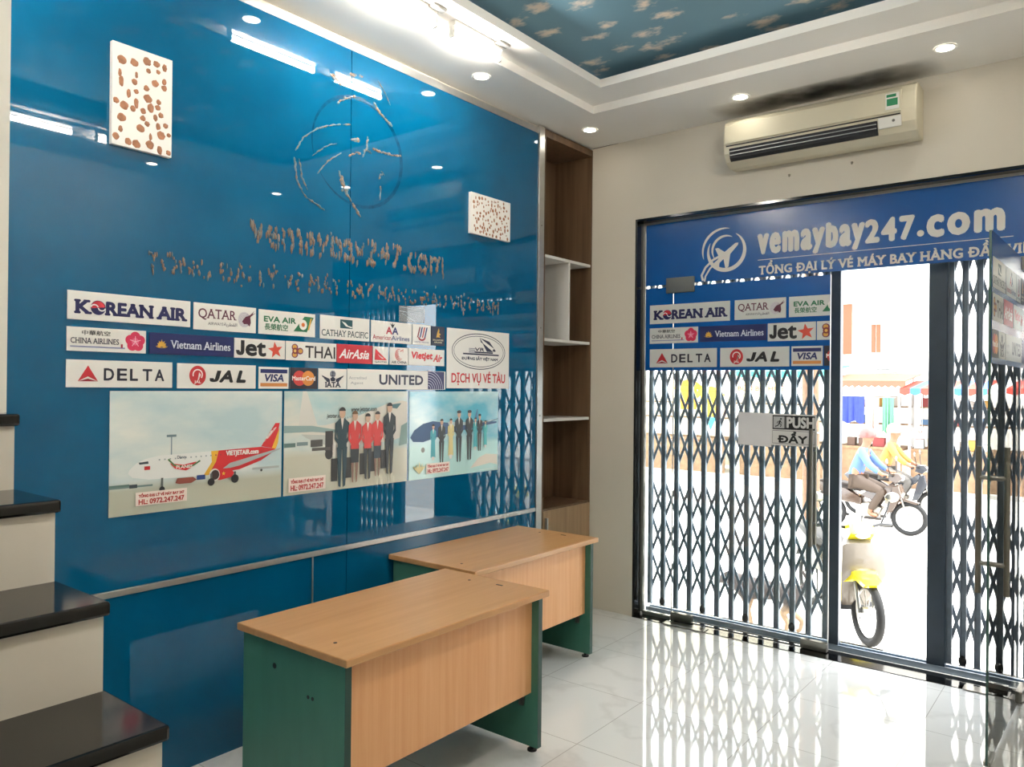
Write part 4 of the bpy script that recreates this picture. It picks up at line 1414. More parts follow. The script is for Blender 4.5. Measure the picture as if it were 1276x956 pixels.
ss = empty('shop_sign', (OX0 + .032, GY0, 2.385), 'long blue shop sign with white web address across the top of the entrance', 'sign', None, ROT_FRONT)
SW, SH = 2.59, .443
MB().box(0, SW, 0, SH, .0005, .0016).build('film', FILM, ss, local=True)
a = Art(.0022)
p = Pad(a, 0, 0, 1, 1)
ox = OX0 + .032
lp = Pad(a, .815 - ox, 2.386 - 2.385, .36, .36)
plane_logo(lp)
def tx(t, x0, x1, z0, z1, **k):
    p.text(t, x0 - ox, z0 - 2.385, x1 - ox, z1 - 2.385, 'd9d6cf', **k)
for t, x0, x1, z0, z1 in (('vemaybay', 1.242, 1.890, 2.517, 2.684), ('247', 1.908, 2.165, 2.545, 2.674)):
    tx(t, x0, x1, z0, z1, bold=.062 if t != '247' else .07, space=1.25, poster=(t != '247'))
tx('.', 2.185, 2.222, 2.548, 2.585, bold=.02)
tx('com', 2.245, 2.612, 2.545, 2.656, bold=.10, space=1.22)
p.rect(1.236 - ox, 2.497 - 2.385, 2.662 - ox, 2.501 - 2.385, 'd9d6cf', 'rule')
tx('T\u1ed4NG \u0110\u1ea0I L\u00dd V\u00c9 M\u00c1Y BAY H\u00c0NG \u0110\u1ea6U VI\u1ec6T NAM', 1.246, 2.985, 2.388, 2.489, bold=.026, serif=True, space=1.06)
a.build(ss)

def film_labels(root, L_, clip=None, part_name='printed_label'):
    for (fn, u0, u1, v0, v1, bg) in L_:
        a_ = Art(.0024)
        pd = Pad(a_, u0, v0, u1 - u0, v1 - v0)
        pd.rect(0, 0, 1, 1, bg, part_name)
        fn(pd)
        parts = a_.build(root, clip)
        base = parts[0]
        for q in parts[1:]:
            q.parent = base
WH = 'cfd0cc'
lf = empty('sticker_film', (OX0 + .032, GY0, 1.772), 'blue film of airline logo stickers on the closed glass door, below the shop sign', 'window film', None, ROT_FRONT)
FW = 1.699 - ox
MB().box(0, .626 - ox, 0, .594, .0005, .0016).build('film', FILM, lf, local=True)
MB().box(.632 - ox, FW, 0, .594, .0005, .0016).build('film', FILM, lf, local=True)
o_ = lambda x: x - ox
z_ = lambda z: z - 1.772
film_labels(lf, [
    (art_koran, o_(.443), o_(1.048), z_(2.108), z_(2.243), WH), (art_qat, o_(1.080), o_(1.425), z_(2.110), z_(2.243), WH), (art_evr, o_(1.444), o_(1.79), z_(2.112), z_(2.243), WH),
    (art_chi, o_(.443), o_(.818), z_(1.966), z_(2.077), WH), (art_vna, o_(.831), o_(1.300), z_(1.968), z_(2.076), '15205a'), (art_jst, o_(1.307), o_(1.614), z_(1.960), z_(2.077), WH), (art_thi, o_(1.620), o_(1.96), z_(1.960), z_(2.077), WH),
    (art_del, o_(.445), o_(.957), z_(1.795), z_(1.925), WH), (art_jal, o_(.981), o_(1.449), z_(1.795), z_(1.924), WH), (art_vis, o_(1.462), o_(1.657), z_(1.797), z_(1.923), WH), (art_mas, o_(1.664), o_(1.85), z_(1.797), z_(1.923), WH)],
    clip=[((FW - .001, 0, 0), (1, 0, 0))])

# film on the open leaf, stuck to its room side
lf2 = empty('sticker_film', (0, 0, 0), 'blue film of airline logo stickers across the top of the open door leaf', 'window film')
lf2.matrix_world = Matrix.Translation(d2.location) @ Matrix.Rotation(DA, 4, 'Z') @ Matrix.Translation((-1.066, -.0052, 1.772)) @ ROT_FRONT.to_matrix().to_4x4()
MB().box(0, 1.06, 0, .58, .0005, .0016).build('film', FILM, lf2, local=True)
film_labels(lf2, [
    (art_cat, .01, .36, .335, .47, WH), (art_ame, .38, .70, .335, .47, WH), (art_tul, .71, .86, .335, .47, WH), (art_sin, .87, .99, .335, .47, '1b1f38'),
    (art_thi, .01, .30, .19, .31, WH), (art_asi, .32, .60, .19, .31, 'bf2530'), (art_vjt, .62, .96, .19, .31, WH),
    (art_mas, .01, .17, .025, .15, WH), (art_iat, .18, .36, .025, .15, WH), (art_uni, .38, 1.04, .025, .15, WH)])

# push sticker and paper notice on the closed door
ps = empty('push_sign', (1.335, GY0 - .0005, 1.283), 'push sticker with running man pictogram, black and white, on the closed glass door', 'sign', None, ROT_FRONT)
MB().box(0, .287, 0, .203, .0004, .0012).build('sticker', ink('dcdad8'), ps, local=True)
a = Art(.0018)
p = Pad(a, 0, 0, .287, .203)
p.rect(.03, .51, .97, .96, '17181a', 'print')
p.rect(.05, .55, .33, .92, 'b9babb', 'print')
p.ell(.22, .845, .028, .030, '17181a', 'pictogram')
p.stroke([(.205, .80), (.18, .70)], .05, '17181a', 'pictogram')
p.stroke([(.24, .70), (.21, .78), (.15, .76), (.13, .70)], .022, '17181a', 'pictogram')
p.stroke([(.18, .70), (.23, .66), (.21, .59)], .03, '17181a', 'pictogram')
p.stroke([(.18, .70), (.15, .63), (.09, .60)], .03, '17181a', 'pictogram')
p.rect(.30, .55, .325, .92, '17181a', 'pictogram')
p.text('PUSH', .36, .58, .95, .90, 'd9d8d6', .055)
p.rect(.03, .06, .97, .475, '3a3b3d', 'print'); p.rect(.036, .072, .964, .463, 'dcdad8', 'print')
p.text('\u0110\u1ea8Y', .16, .10, .80, .44, '17181a', .045)
a.build(ps)
pn = empty('paper_notice', (1.110, GY0 - .0005, 1.276), 'blank white paper notice stuck left of the push sticker', 'notice', None, ROT_FRONT)
mb = MB(); mb.prism([(0, 0), (.225, -.008), (.225, .212), (0.002, .216)], 'z', .0004, .001); mb.build('sheet', P('notice paper', 'e2e0e2', .6, vary=.02), pn, local=True)

# ------------------------------------------------------------------ the street outside
GZ = -0.20
def ground(name, m, b, label):
    return structure(box(name, m, *b), label, name)
ground('pavement', M['pave'], (-14, 14, 0.30, 3.4, GZ - .2, GZ), 'sunlit concrete pavement right outside the shop')
ground('road', M['road'], (-14, 14, 3.4, 10.7, GZ - .24, GZ - .04), 'sunlit street with motorbikes beyond the pavement')
pv = structure(empty('far_pavement', (0, 11.8, GZ)), 'pale pavement with stalls across the street', 'pavement')
box('kerb', P('kerb stone', 'a9a49c', .8, vary=.1), -14, 14, 10.7, 10.85, GZ - .24, GZ + .02, pv)
box('paving', M['pave'], -14, 14, 10.85, 14, GZ - .2, GZ, pv)
step = structure(box('trim_11', M['granite'], OX0, OX1, 0.30, 0.42, GZ, -0.005), 'black granite step outside the folding gates', 'trim')

HOUSE = P('pale plaster', 'dcd7cd', .85, vary=.04, vscale=1)
HOUSE2 = P('cream plaster', 'd8cdb8', .85, vary=.05, vscale=1)
SHUT = P('brown shutter', '6d3f22', .6, vary=.15, vscale=30, stretch=(1, 1, 8))
TEAL = P('teal awning', '2e9080', .6, vary=.1)
def house(x0, x1, m, top, label, wins):
    h = empty('house', ((x0 + x1) / 2, 13.0, GZ), label, 'building', 'houses across the street')
    box('facade', m, x0, x1, 13.0, 15.5, GZ, top, h)
    for (a, b, c, d) in wins:
        f = MB().box(a - .06, b + .06, 12.95, 13.0, c - .06, d + .06).build('window', HOUSE, h)
        for k in range(2):
            mid = (a + b) / 2
            MB().box(a if k == 0 else mid + .01, mid - .01 if k == 0 else b, 12.92, 12.955, c, d).build('shutter', SHUT, f)
        box('window_hood', HOUSE2, a - .15, b + .15, 12.75, 13.0, d + .12, d + .2, h)
    return h
house(-8.6, -3.1, HOUSE2, 6.5, 'cream house across the street behind the closed gate section', [(-7, -6, 2.2, 3.6), (-5, -4, 2.2, 3.6)])
house(-3.1, -0.15, HOUSE, 7.2, 'pale house with brown shutters seen through the street gap', [(-2.45, -1.50, 2.42, 3.52), (-1.10, -.92, 2.45, 3.05)])
house(-0.15, 7.5, HOUSE, 6.9, 'pale low house across the street behind the right gate', [(2.0, 3.0, 2.4, 3.5), (4.5, 5.5, 2.4, 3.5)])
cu_ = empty('condenser_unit', (-.75, 12.85, 2.05), 'small air conditioner condenser on the pale house wall', 'air conditioner')
box('casing', M['whiteplastic'], -1.0, -.55, 12.72, 13.0, 2.02, 2.36, cu_, bevel=.01)
for k in range(6):
    box('grille_slat', M['ac_dark'], -.96, -.68, 12.705, 12.72, 2.07 + k * .045, 2.085 + k * .045, cu_)

# market stalls on the far pavement
POST = P('stall post', 'b8b6b2', .5, .5)
PLANK = P('stall plank', '7a5f45', .7, vary=.2, vscale=12)
def stall(x0, x1, colr, ztop, label, tint2=None):
    r = empty('market_stall', ((x0 + x1) / 2, 11.4, GZ), label, 'market stall', 'market stalls across the street')
    for x in (x0 + .04, x1 - .04):
        for y in (10.98, 12.2):
            box('post', POST, x - .02, x + .02, y - .02, y + .02, GZ, ztop + (.12 if y > 12 else 0), r)
    mb = MB()
    n = 12
    for i in range(n):
        a, b = x0 - .1 + (x1 - x0 + .2) * i / n, x0 - .1 + (x1 - x0 + .2) * (i + 1) / n
        mb.rings([[(a, 10.8, ztop), (a, 12.3, ztop + .16), (a, 12.3, ztop + .18), (a, 10.8, ztop + .02)], [(b, 10.8, ztop), (b, 12.3, ztop + .16), (b, 12.3, ztop + .18), (b, 10.8, ztop + .02)]], mi=i % 2 if tint2 else 0)
    aw = mb.build('awning', [colr, tint2 or colr], r)
    mb = MB()
    for i in range(n):
        a, b = x0 - .1 + (x1 - x0 + .2) * i / n, x0 - .1 + (x1 - x0 + .2) * (i + 1) / n
        mb.prism([(a, ztop), (b, ztop), (b, ztop - .07), ((a + b) / 2, ztop - .11), (a, ztop - .07)], 'y', 10.795, 10.805, mi=i % 2 if tint2 else 0)
    mb.build('valance', [colr, tint2 or colr], aw)
    box('counter', PLANK, x0, x1, 11.1, 11.9, .50, .55, r)
    box('counter_front', PLANK, x0 + .02, x1 - .02, 11.12, 11.15, GZ, .50, r)
    for z in (.95, 1.3):
        box('shelf', PLANK, x0 + .05, x1 - .05, 11.85, 12.2, z, z + .025, r)
    return r
REDA = P('red awning cloth', 'a83426', .7, vary=.08)
BLUA = P('blue awning cloth', '2f5fa8', .7, vary=.08)
WHA = P('white awning cloth', 'e2e0da', .7, vary=.04)
BRNA = P('brown awning cloth', '6a4a36', .7, vary=.1)
stall(-7.2, -3.6, WHA, 1.95, 'white roofed stall far left across the street')
stall(-3.3, -1.45, TEAL, 1.98, 'teal roofed food stall with a lettered banner')
stall(-1.3, -.1, BRNA, 1.80, 'brown roofed stall with blue cloths hanging in front')
stall(0.0, 1.9, REDA, 1.66, 'red and blue striped stall in the street gap', BLUA)
stall(2.1, 5.4, REDA, 1.68, 'red and white striped stall behind the right gate', WHA)

def cloth(x0, x1, z0, z1, y, colr, label, name='hanging_cloth', cat='cloth', group='cloths hanging on the stalls'):
    r = empty(name, ((x0 + x1) / 2, y, z1), label, cat, group)
    n = 14
    rings = []
    for i in range(n + 1):
        x = x0 + (x1 - x0) * i / n
        dy = .03 * math.sin(i * 1.7) + .01 * math.sin(i * 4.1)
        lo = z0 + .03 * math.sin(i * .9)
        rings.append([(x, y + dy * .2, z1), (x, y + dy * .2 + .012, z1), (x, y + dy + .012, lo), (x, y + dy, lo)])
    MB().rings(rings).build('fabric', colr, r, smooth=True)
    mb = MB(); mb.tube([(x0 - .03, y + .005, z1 + .005), (x1 + .03, y + .005, z1 + .005)], .008, 8); mb.build('rail', POST, r)
    return r
CB = P('blue cloth', '26358f', .8, vary=.12, vscale=10)
CP = P('pink cloth', 'c99a92', .8, vary=.1)
CG = P('green cloth', '5b8f72', .8, vary=.1)
CO = P('orange cloth', 'e08a1e', .8, vary=.08)
CY = P('yellow cloth', 'e6b62a', .8, vary=.08)
CW = P('white cloth', 'd9d9d9', .8, vary=.05)
cloth(-1.22, -.74, 1.02, 1.52, 10.92, CB, 'deep blue cloth hanging from the brown roofed stall')
cloth(-.72, -.48, .85, 1.50, 10.92, CP, 'pale pink cloth hanging beside the deep blue cloth')
cloth(-.42, -.22, .85, 1.50, 10.92, CG, 'green cloth hanging at the edge of the brown stall')
cloth(2.35, 2.85, .75, 1.48, 10.92, CB, 'blue cloth hanging behind the open door leaf')
cloth(3.0, 3.5, .8, 1.48, 10.92, CG, 'green cloth hanging at the far right stall')
def shirt(xc, zt, y, colr, label):
    r = empty('hanging_shirt', (xc, y, zt), label, 'shirt', 'shirts hanging on the stalls')
    k = .36
    pr = [(-.28, 0), (-.1, .05), (.1, .05), (.28, 0), (.62, -.28), (.50, -.45), (.33, -.30), (.31, -1.15), (-.31, -1.15), (-.33, -.30), (-.50, -.45), (-.62, -.28)]
    MB().prism([(xc + a * k * 1.6, zt + b * k * 1.5) for a, b in pr], 'y', y - .025, y + .025).build('fabric', colr, r, bevel=.012)
    mb = MB(); mb.tube([(xc, y, zt + .05), (xc, y, zt + .13), (xc + .02, y, zt + .15)], .006, 8); mb.build('hanger', POST, r)
shirt(-4.35, 1.80, 10.85, CO, 'orange shirt hanging on the white roofed stall')
shirt(-3.85, 1.66, 10.80, CY, 'yellow shirt hanging next to the orange one')

bn = empty('stall_banner', (-3.25, 10.81, 1.55), 'yellow and white banner with red food lettering above the teal stall counter', 'banner', None, ROT_FRONT)
MB().box(0, 1.05, 0, .25, 0, .02).build('panel', P('banner yellow', 'ddc98a', .6), bn, local=True)
MB().box(1.05, 1.62, 0, .25, 0, .02).build('panel', P('banner white', 'd8d8d0', .6), bn, local=True)
for u in (.1, 1.5):
    mb = MB(); mb.cyl((u, .24, .012), (u, .345, .012), .004, 6); mb.build('cord', POST, bn, local=True)
a = Art(.021, .0006); p = Pad(a, 0, 0, 1.62, .25)
p.text('B\u00daN B\u00d2 HU\u1ebe', .03, .22, .62, .80, 'c03a30', .03)
p.text('Tracy', .69, .18, .96, .76, '2c2c30', .01, False, .3)
a.build(bn)
sg = empty('stall_sign', (.02, 10.81, .78), 'small white sign with red letters COM hanging on the striped stall', 'sign', None, ROT_FRONT)
MB().box(0, .30, 0, .17, 0, .015).build('panel', P('stall sign white', 'd6d2cc', .6), sg, local=True)
for u in (.04, .26):
    mb = MB(); mb.cyl((u, .165, .008), (u, .84, .008), .003, 6); mb.build('cord', POST, sg, local=True)
a = Art(.016, .0006); p = Pad(a, 0, 0, .30, .17); p.text('COM', .12, .2, .88, .8, 'b5453c', .03); a.build(sg)
pn2 = empty('pennant', (-3.72, 10.6, .98), 'small cyan pennant hanging under the yellow shirt', 'flag')
mb = MB(); mb.prism([(-3.84, 1.02), (-3.60, 1.02), (-3.72, .76)], 'y', 10.60, 10.61); mb.build('flag', P('cyan flag', '2fb4b8', .7), pn2)
mb = MB(); mb.tube([(-3.84, 10.805, 1.9), (-3.84, 10.61, 1.03), (-3.60, 10.61, 1.03), (-3.60, 10.805, 1.9)], .005, 6); mb.build('cord', POST, pn2)

rnd = random.Random(21)
GOODS = [P('goods ' + str(i), c, .6) for i, c in enumerate(('8a3a28', '9c958a', '41607e', '8f6d2a', '4f382b', '989e9c', '7a2a28'))]
names = ['red carton', 'cream carton', 'grey blue carton', 'mustard carton', 'brown carton', 'white carton', 'dark red carton']
places = {0.55: 'on the counter', .975: 'on the lower shelf', 1.325: 'on the upper shelf'}
ordn = ['first', 'second', 'third', 'fourth', 'fifth', 'sixth', 'seventh', 'eighth']
for (sx0, sx1, sname) in ((-.05, 1.85, 'of the striped stall'), (-1.25, -.15, 'of the brown stall')):
    for zt, pl in places.items():
        x = sx0 + .12
        i = 0
        while x < sx1 - .25 and i < 6:
            w_ = rnd.uniform(.14, .24); h_ = rnd.uniform(.10, .20)
            k = rnd.randrange(len(GOODS))
            y_ = 11.3 if zt < .6 else 11.95
            c = empty('carton', (x + w_ / 2, y_, zt), '%s, %s %s %s' % (names[k], ordn[i], pl, sname), 'carton', 'cartons on the stalls')
            box('carton_body', GOODS[k], x, x + w_, y_ - .08, y_ + .08, zt, zt + h_, c, bevel=.005)
            box('carton_flap', GOODS[(k + 1) % len(GOODS)], x + .01, x + w_ - .01, y_ - .03, y_ + .03, zt + h_, zt + h_ + .004, c)
            x += w_ + rnd.uniform(.05, .12); i += 1

pole = empty('street_pole', (.60, 3.30, GZ), 'rough brown wooden street pole behind the closed gate section', 'pole')
mb = MB(); mb.tube([(.60 + .01 * math.sin(i), 3.30, GZ + .5 * i) for i in range(13)], [.088 - .002 * i for i in range(13)], 14); mb.build('shaft', P('weathered wood', '6f5340', .85, vary=.3, vscale=14, stretch=(4, 4, 1), bump=.4, bscale=20), pole, smooth=True)
mb = MB(); mb.torus((.60, 3.30, 1.2), .088, .008, 'z', 20, 6); mb.build('band', M['alu'], pole)

# ------------------------------------------------------------------ motorbikes
def bike(name, loc, rot, s, body, seat, label, scooter=False, group=None, accent=None):
    accent = accent or body
    r = empty(name, loc, label, 'motorbike', group, (0, 0, rot))
    r.scale = (s, s, s)
    dark = M['rubber']
    fx, rx, R = .64, -.60, .275
    for nm, x in (('front_wheel', fx), ('rear_wheel', rx)):
        mb = MB(); mb.torus((x, 0, R), R - .035, .035, 'y', 32, 10); wv = mb.build(nm, dark, r, smooth=True, local=True)
        mb = MB(); mb.torus((x, 0, R), R - .075, .010, 'y', 28, 6)
        mb.build('rim', M['alu'], wv, local=True)
        mb = MB(); mb.cyl((x, -.05, R), (x, .05, R), .05, 14)
        for k in range(10):
            a_ = 2 * PI * k / 10
            mb.tube([(x, 0, R), (x + (R - .075) * math.cos(a_), 0, R + (R - .075) * math.sin(a_))], .005, 5)
        mb.build('hub', M['alu'], wv, local=True)
    mb = MB()
    for yy in (-.065, .065):
        mb.tube([(fx, yy, R), (fx - .10, yy, .55), (fx - .20, yy * .8, .82)], .017, 10)
    mb.build('fork', M['steel'], r, smooth=True, local=True)
    def shell(pts, wds, m, nm):
        """body panel: side outline swept across y with rounded width"""
        rings = []
        for f, wsc in ((-1, .55), (-.85, .85), (-.4, 1.0), (.4, 1.0), (.85, .85), (1, .55)):
            cx = sum(q[0] for q in pts) / len(pts); cz = sum(q[1] for q in pts) / len(pts)
            rings.append([(cx + (x - cx) * (.82 + .18 * wsc), f * w_, cz + (z - cz) * (.82 + .18 * wsc)) for (x, z), w_ in zip(pts, wds)])
        return MB().rings(rings).build(nm, m, r, smooth=True, local=True)
    shell([(-.75, .62), (-.88, .74), (-.80, .80), (-.30, .70), (-.05, .56), (-.05, .44), (-.35, .48)], [.10, .06, .07, .13, .12, .12, .14], body, 'tail_fairing')
    shell([(-.80, .80), (-.62, .84), (-.35, .80), (-.08, .76), (0, .70), (-.10, .66), (-.35, .70), (-.70, .76)], [.08, .11, .14, .12, .08, .08, .13, .10], seat, 'seat')
    if scooter:
        shell([(.02, .22), (.42, .24), (.40, .30), (.02, .30)], [.16, .16, .16, .16], M['black'], 'footboard')
        shell([(.30, .26), (.40, .26), (.58, .58), (.55, .84), (.44, .88), (.40, .70)], [.14, .12, .19, .17, .12, .17], body, 'leg_shield')
        shell([(.40, .30), (.52, .50), (.62, .56), (.60, .62), (.48, .58), (.38, .40)], [.15, .17, .10, .10, .17, .15], accent, 'shield_trim')
    else:
        shell([(-.10, .60), (.10, .52), (.36, .66), (.46, .80), (.40, .84), (.20, .68), (-.02, .66)], [.08, .08, .09, .08, .06, .08, .08], body, 'leg_shield')
        shell([(.30, .34), (.40, .36), (.56, .66), (.50, .82), (.42, .80), (.36, .56)], [.13, .12, .18, .14, .12, .17], body, 'front_cowl')
    shell([(-.16, .24), (.20, .26), (.26, .42), (.04, .50), (-.16, .46)], [.11, .11, .10, .10, .11], M['steel'], 'engine')
    shell([(fx - .34, R + .02), (fx - .30, R + .20), (fx - .08, R + .33), (fx + .16, R + .27), (fx + .12, R + .24), (fx - .10, R + .295), (fx - .27, R + .17)], [.085, .10, .10, .085, .085, .10, .10] if scooter else [.05, .06, .06, .05, .05, .06, .06], accent, 'front_mudguard')
    shell([(rx - .30, R + .16), (rx - .16, R + .32), (rx + .12, R + .34), (rx + .1, R + .30), (rx - .14, R + .29)], [.05, .06, .06, .06, .06], dark, 'rear_mudguard')
    mb = MB(); mb.tube([(.06, .12, .24), (-.2, .14, .20), (-.45, .15, .24), (-.88, .15, .34)], [.018, .022, .045, .04], 12); mb.build('exhaust', M['chrome'], r, smooth=True, local=True)
    mb = MB(); mb.tube([(.34, -.34, .96), (.40, -.22, .98), (.42, 0, .93), (.40, .22, .98), (.34, .34, .96)], .013, 10); hb = mb.build('handlebar', M['black'], r, smooth=True, local=True)
    shell([(.34, .88), (.46, .84), (.56, .92), (.50, 1.0), (.38, 1.0)], [.10, .10, .11, .10, .10], accent, 'headlight_cowl')
    mb = MB(); mb.ell((.535, 0, .925), .03, .075, .05, 14, 8); mb.build('headlight', M['whiteplastic'], r, smooth=True, local=True)
    for s_ in (-1, 1):
        mb = MB(); mb.tube([(.40, s_ * .22, .98), (.38, s_ * .28, 1.10), (.37, s_ * .31, 1.18)], .007, 8); mi = mb.build('mirror', M['black'], r, smooth=True, local=True)
        mb = MB(); mb.ell((.37, s_ * .33, 1.21), .02, .065, .045, 14, 8); mb.build('mirror_glass', M['steel'], mi, smooth=True, local=True)
        mb = MB(); mb.tube([(.345, s_ * .24, .965), (.335, s_ * .35, .955)], .018, 10); mb.build('grip', M['rubber'], hb, smooth=True, local=True)
    mb = MB(); mb.tube([(-.05, -.13, .26), (-.02, -.24, .01)], .012, 8); mb.build('side_stand', M['black'], r, local=True)
    for s_ in (-1, 1):
        mb = MB(); mb.cyl((.06, s_ * .10, .25), (.06, s_ * .22, .25), .014, 8); mb.build('foot_peg', M['black'], r, local=True)
    return r
PY = P('yellow scooter paint', 'e3d02a', .2, coat=.6)
PB = P('bronze brown scooter paint', '3f3026', .25, coat=.5)
PG = P('grey scooter paint', '33363c', .25, coat=.5)
PW = P('pale grey scooter paint', '6c645b', .25, coat=.5)
ST = P('seat vinyl', '2a2422', .5)
bike('motorbike', (1.36, 1.50, GZ), math.radians(-52), .86, PW, ST, 'parked pale grey scooter with yellow mudguard on the pavement in the street gap', True, None, PY)
BR = bike('motorbike', (.47, 6.15, GZ - .04), 0.0, .80, PB, ST, 'dark bronze motorbike ridden past by the person in blue')
BR2 = bike('motorbike', (.50, 7.6, GZ - .04), 0.05, .80, PG, ST, 'grey motorbike ridden by the person in yellow, behind the bronze one')
bike('motorbike', (2.55, 6.4, GZ - .04), math.radians(172), .80, PW, ST, 'pale grey motorbike parked on the road behind the right gate')

# ------------------------------------------------------------------ people
SKIN = P('skin', '8a5c44', .55, vary=.05)
HAIR = P('dark hair', '221a16', .6)
def skin_mesh(name, verts, edges, radii, m, parent, sub=2, root=0):
    me = bpy.data.meshes.new(name)
    me.from_pydata(verts, edges, [])
    me.materials.append(m)
    o = bpy.data.objects.new(name, me)
    COL.objects.link(o)
    o.parent = parent
    sk = o.modifiers.new('skin', 'SKIN')
    sk.use_smooth_shade = True
    lay = me.skin_vertices[0] if len(me.skin_vertices) else None
    if lay is None:
        bm = bmesh.new(); bm.from_mesh(me); bm.verts.layers.skin.verify(); bm.to_mesh(me); bm.free()
        lay = me.skin_vertices[0]
    for i, r_ in enumerate(radii):
        q = r_ if isinstance(r_, tuple) else (r_, r_)
        lay.data[i].radius = q
        lay.data[i].use_root = (i == root)
    ss_ = o.modifiers.new('sub', 'SUBSURF')
    ss_.levels = sub
    ss_.render_levels = sub
    return o

def rider(loc, rot, s, shirt_m, trouser_m, helmet_m, label):
    r = empty('person', loc, label, 'person', None, (0, 0, rot))
    r.scale = (s, s, s)
    V, E, Rr = [], [], []
    def add(p, rad, par=None):
        V.append(p); Rr.append(rad)
        if par is not None:
            E.append((par, len(V) - 1))
        return len(V) - 1
    pel = add((-.20, 0, .86), (.14, .11))
    sp = add((-.15, 0, 1.06), (.125, .10), pel)
    ch = add((-.07, 0, 1.26), (.14, .105), sp)
    nk = add((-.03, 0, 1.42), .055, ch)
    h0 = add((-.005, 0, 1.50), .075, nk)
    h1 = add((.005, 0, 1.59), .088, h0)
    add((-.005, 0, 1.67), .070, h1)
    nose = add((.098, 0, 1.555), .012, h1)
    for s_ in (-1, 1):
        add((-.01, s_ * .095, 1.56), .016, h1)
        sh = add((-.06, s_ * .17, 1.34), .062, ch)
        el = add((.10, s_ * .26, 1.12), .045, sh)
        wr = add((.295, s_ * .285, .985), .030, el)
        pa = add((.335, s_ * .29, .985), .032, wr)
        for k in range(4):
            f1 = add((.375, s_ * (.262 + .019 * k), .985), .0095, pa)
            add((.372, s_ * (.262 + .019 * k), .945 - .004 * (k % 2)), .0085, f1)
        t1 = add((.345, s_ * .245, .955), .010, pa)
        add((.36, s_ * .238, .935), .009, t1)
        hp = add((-.14, s_ * .10, .83), .10, pel)
        kn = add((.27, s_ * .17, .70), .062, hp)
        an = add((.06, s_ * .165, .33), .040, kn)
        add((.20, s_ * .165, .285), .034, an)
    skin_mesh('body', V, E, Rr, SKIN, r)
    sv = [(-.21, 0, .84), (-.155, 0, 1.06), (-.07, 0, 1.27), (-.04, 0, 1.385)]
    se = [(0, 1), (1, 2), (2, 3)]
    srr = [(.165, .135), (.15, .122), (.162, .125), .07]
    for s_ in (-1, 1):
        n = len(sv)
        sv += [(-.06, s_ * .175, 1.34), (.095, s_ * .262, 1.12), (.25, s_ * .28, 1.01)]
        se += [(2, n), (n, n + 1), (n + 1, n + 2)]
        srr += [.078, .06, .045]
    skin_mesh('shirt', sv, se, srr, shirt_m, r)
    tv, te, trr = [(-.20, 0, .85)], [], [(.155, .125)]
    for s_ in (-1, 1):
        n = len(tv)
        tv += [(-.13, s_ * .10, .83), (.27, s_ * .17, .70), (.075, s_ * .165, .37)]
        te += [(0, n), (n, n + 1), (n + 1, n + 2)]
        trr += [.115, .078, .056]
    skin_mesh('trousers', tv, te, trr, trouser_m, r)
    mb = MB()
    rings = []
    for (z, q) in ((1.565, .118), (1.60, .125), (1.65, .122), (1.70, .10), (1.735, .06), (1.748, .02)):
        rings.append([(-.01 + q * 1.12 * math.cos(2 * PI * k / 20), q * math.sin(2 * PI * k / 20), z) for k in range(20)])
    mb.rings(rings)
    hm = mb.build('helmet', helmet_m, r, smooth=True, local=True)
    mb = MB(); mb.prism([(.06, -.10), (.15, -.09), (.19, 0), (.15, .09), (.06, .10)], 'z', 1.575, 1.585); mb.build('visor', helmet_m, hm, local=True)
    for s_ in (-1, 1):
        mb = MB(); mb.ell((.083, s_ * .034, 1.585), .010, .014, .009, 8, 6); mb.build('eye', HAIR, r, local=True)
        mb = MB(); mb.prism([(.0, s_ * .165 - .045), (.24, s_ * .165 - .045), (.26, s_ * .165), (.24, s_ * .165 + .045), (.0, s_ * .165 + .045)], 'z', .232, .262); mb.build('sandal', HAIR, r, local=True)
    mb = MB(); mb.ell((.088, 0, 1.518), .006, .024, .006, 8, 6); mb.build('mouth', P('lips', '94584c', .6), r, local=True)
    return r
PINKH = P('pinkish red helmet', '984440', .3)
GREYH = P('pale helmet', '8f7f6c', .3)
rider((.47, 6.15, GZ - .04), 0.0, .80, P('light blue shirt', '4a6698', .8, vary=.08), P('brown trousers', '40342a', .8), PINKH, 'person in a light blue shirt and pinkish helmet riding the bronze motorbike')
rider((.50, 7.6, GZ - .04), 0.05, .80, P('yellow shirt', '9c7434', .8, vary=.08), P('grey trousers', '4a4743', .8), GREYH, 'person in a yellow shirt and pale helmet riding the grey motorbike')

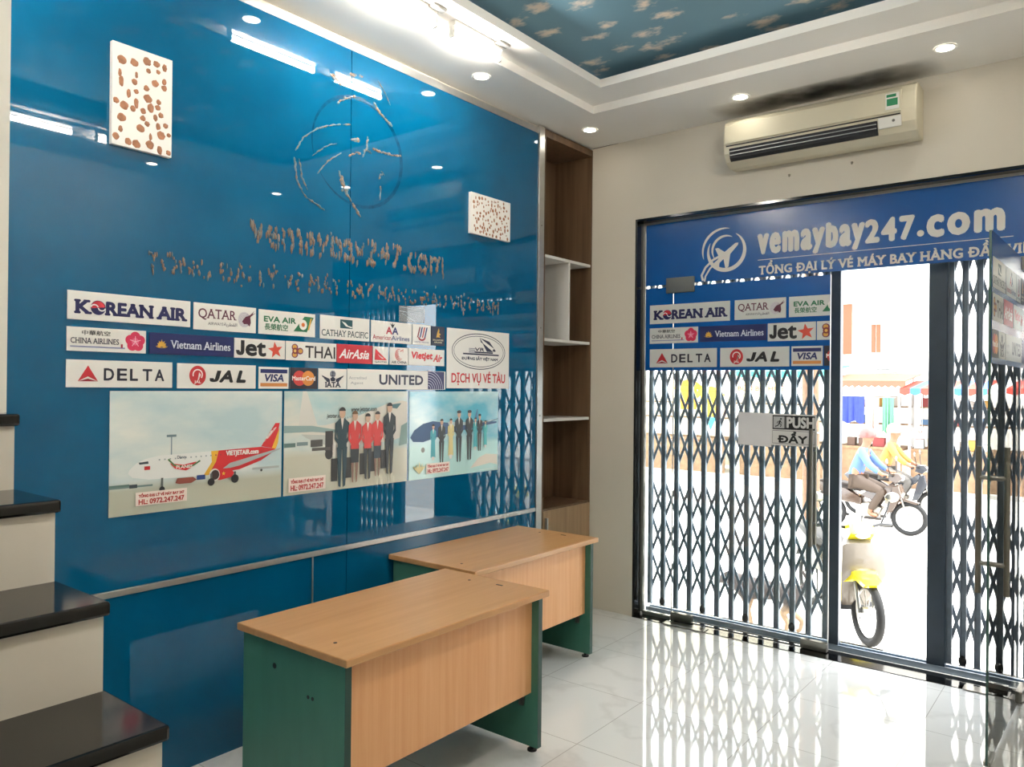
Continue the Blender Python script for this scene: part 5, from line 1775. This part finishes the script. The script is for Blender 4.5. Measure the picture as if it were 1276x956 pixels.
# ------------------------------------------------------------------ dog
def dog_coat():
    m = P('dog coat', '453b38', .85)
    nt = m.node_tree
    b = nt.nodes['Principled BSDF']
    tc = nt.nodes.new('ShaderNodeTexCoord'); nz = nt.nodes.new('ShaderNodeTexNoise'); nz.inputs['Scale'].default_value = 14
    sp = nt.nodes.new('ShaderNodeSeparateXYZ'); ad = nt.nodes.new('ShaderNodeMath'); ad.operation = 'MULTIPLY_ADD'; ad.inputs[1].default_value = .12
    rp = nt.nodes.new('ShaderNodeValToRGB')
    rp.color_ramp.elements[0].position = .24; rp.color_ramp.elements[1].position = .30
    rp.color_ramp.elements[0].color = (*lin('a58a70'), 1); rp.color_ramp.elements[1].color = (*lin('4a4140'), 1)
    nt.links.new(tc.outputs['Object'], sp.inputs[0]); nt.links.new(tc.outputs['Object'], nz.inputs['Vector'])
    nt.links.new(nz.outputs['Fac'], ad.inputs[0]); nt.links.new(sp.outputs['Z'], ad.inputs[2])
    nt.links.new(ad.outputs[0], rp.inputs['Fac']); nt.links.new(rp.outputs[0], b.inputs['Base Color'])
    return m
dg_ = empty('dog', (1.0, .98, GZ), 'grey brown dog with tan legs walking past outside the closed gate section', 'dog', None, (0, 0, PI))
V = [(-.20, 0, .31), (-.05, 0, .30), (.14, 0, .305), (.24, 0, .335), (.31, 0, .345), (.37, 0, .325), (.425, 0, .305), (-.27, 0, .36), (-.30, 0, .43), (-.26, 0, .49)]
E = [(0, 1), (1, 2), (2, 3), (3, 4), (4, 5), (5, 6), (0, 7), (7, 8), (8, 9)]
Rr = [(.070, .075), (.068, .075), (.075, .09), (.055, .06), (.055, .052), (.034, .032), (.024, .022), .018, .014, .009]
def leg(par, pts, rr):
    n = len(V)
    for i, (p_, q_) in enumerate(zip(pts, rr)):
        V.append(p_); Rr.append(q_)
        E.append((par if i == 0 else n + i - 1, n + i))
for s_, dx in ((-1, .03), (1, -.04)):
    leg(2, [(.15, s_ * .055, .22), (.15 + dx * .6, s_ * .055, .12), (.155 + dx * 1.4, s_ * .055, .02), (.185 + dx * 1.4, s_ * .055, .014)], [.034, .021, .015, .016])
    leg(0, [(-.19, s_ * .055, .22), (-.15 - dx * .4, s_ * .055, .16), (-.215 - dx, s_ * .055, .095), (-.20 - dx, s_ * .055, .02), (-.17 - dx, s_ * .055, .014)], [.045, .030, .018, .015, .016])
for s_ in (-1, 1):
    n = len(V); V.append((.295, s_ * .045, .405)); Rr.append((.020, .010)); E.append((4, n))
dbody = skin_mesh('body', V, E, Rr, dog_coat(), dg_)
for s_ in (-1, 1):
    mb = MB(); mb.ell((.345, s_ * .036, .352), .007, .006, .007, 8, 6); mb.build('eye', M['black'], dg_, local=True)
mb = MB(); mb.ell((.452, 0, .312), .010, .012, .009, 8, 6); mb.build('nose', M['black'], dg_, local=True)
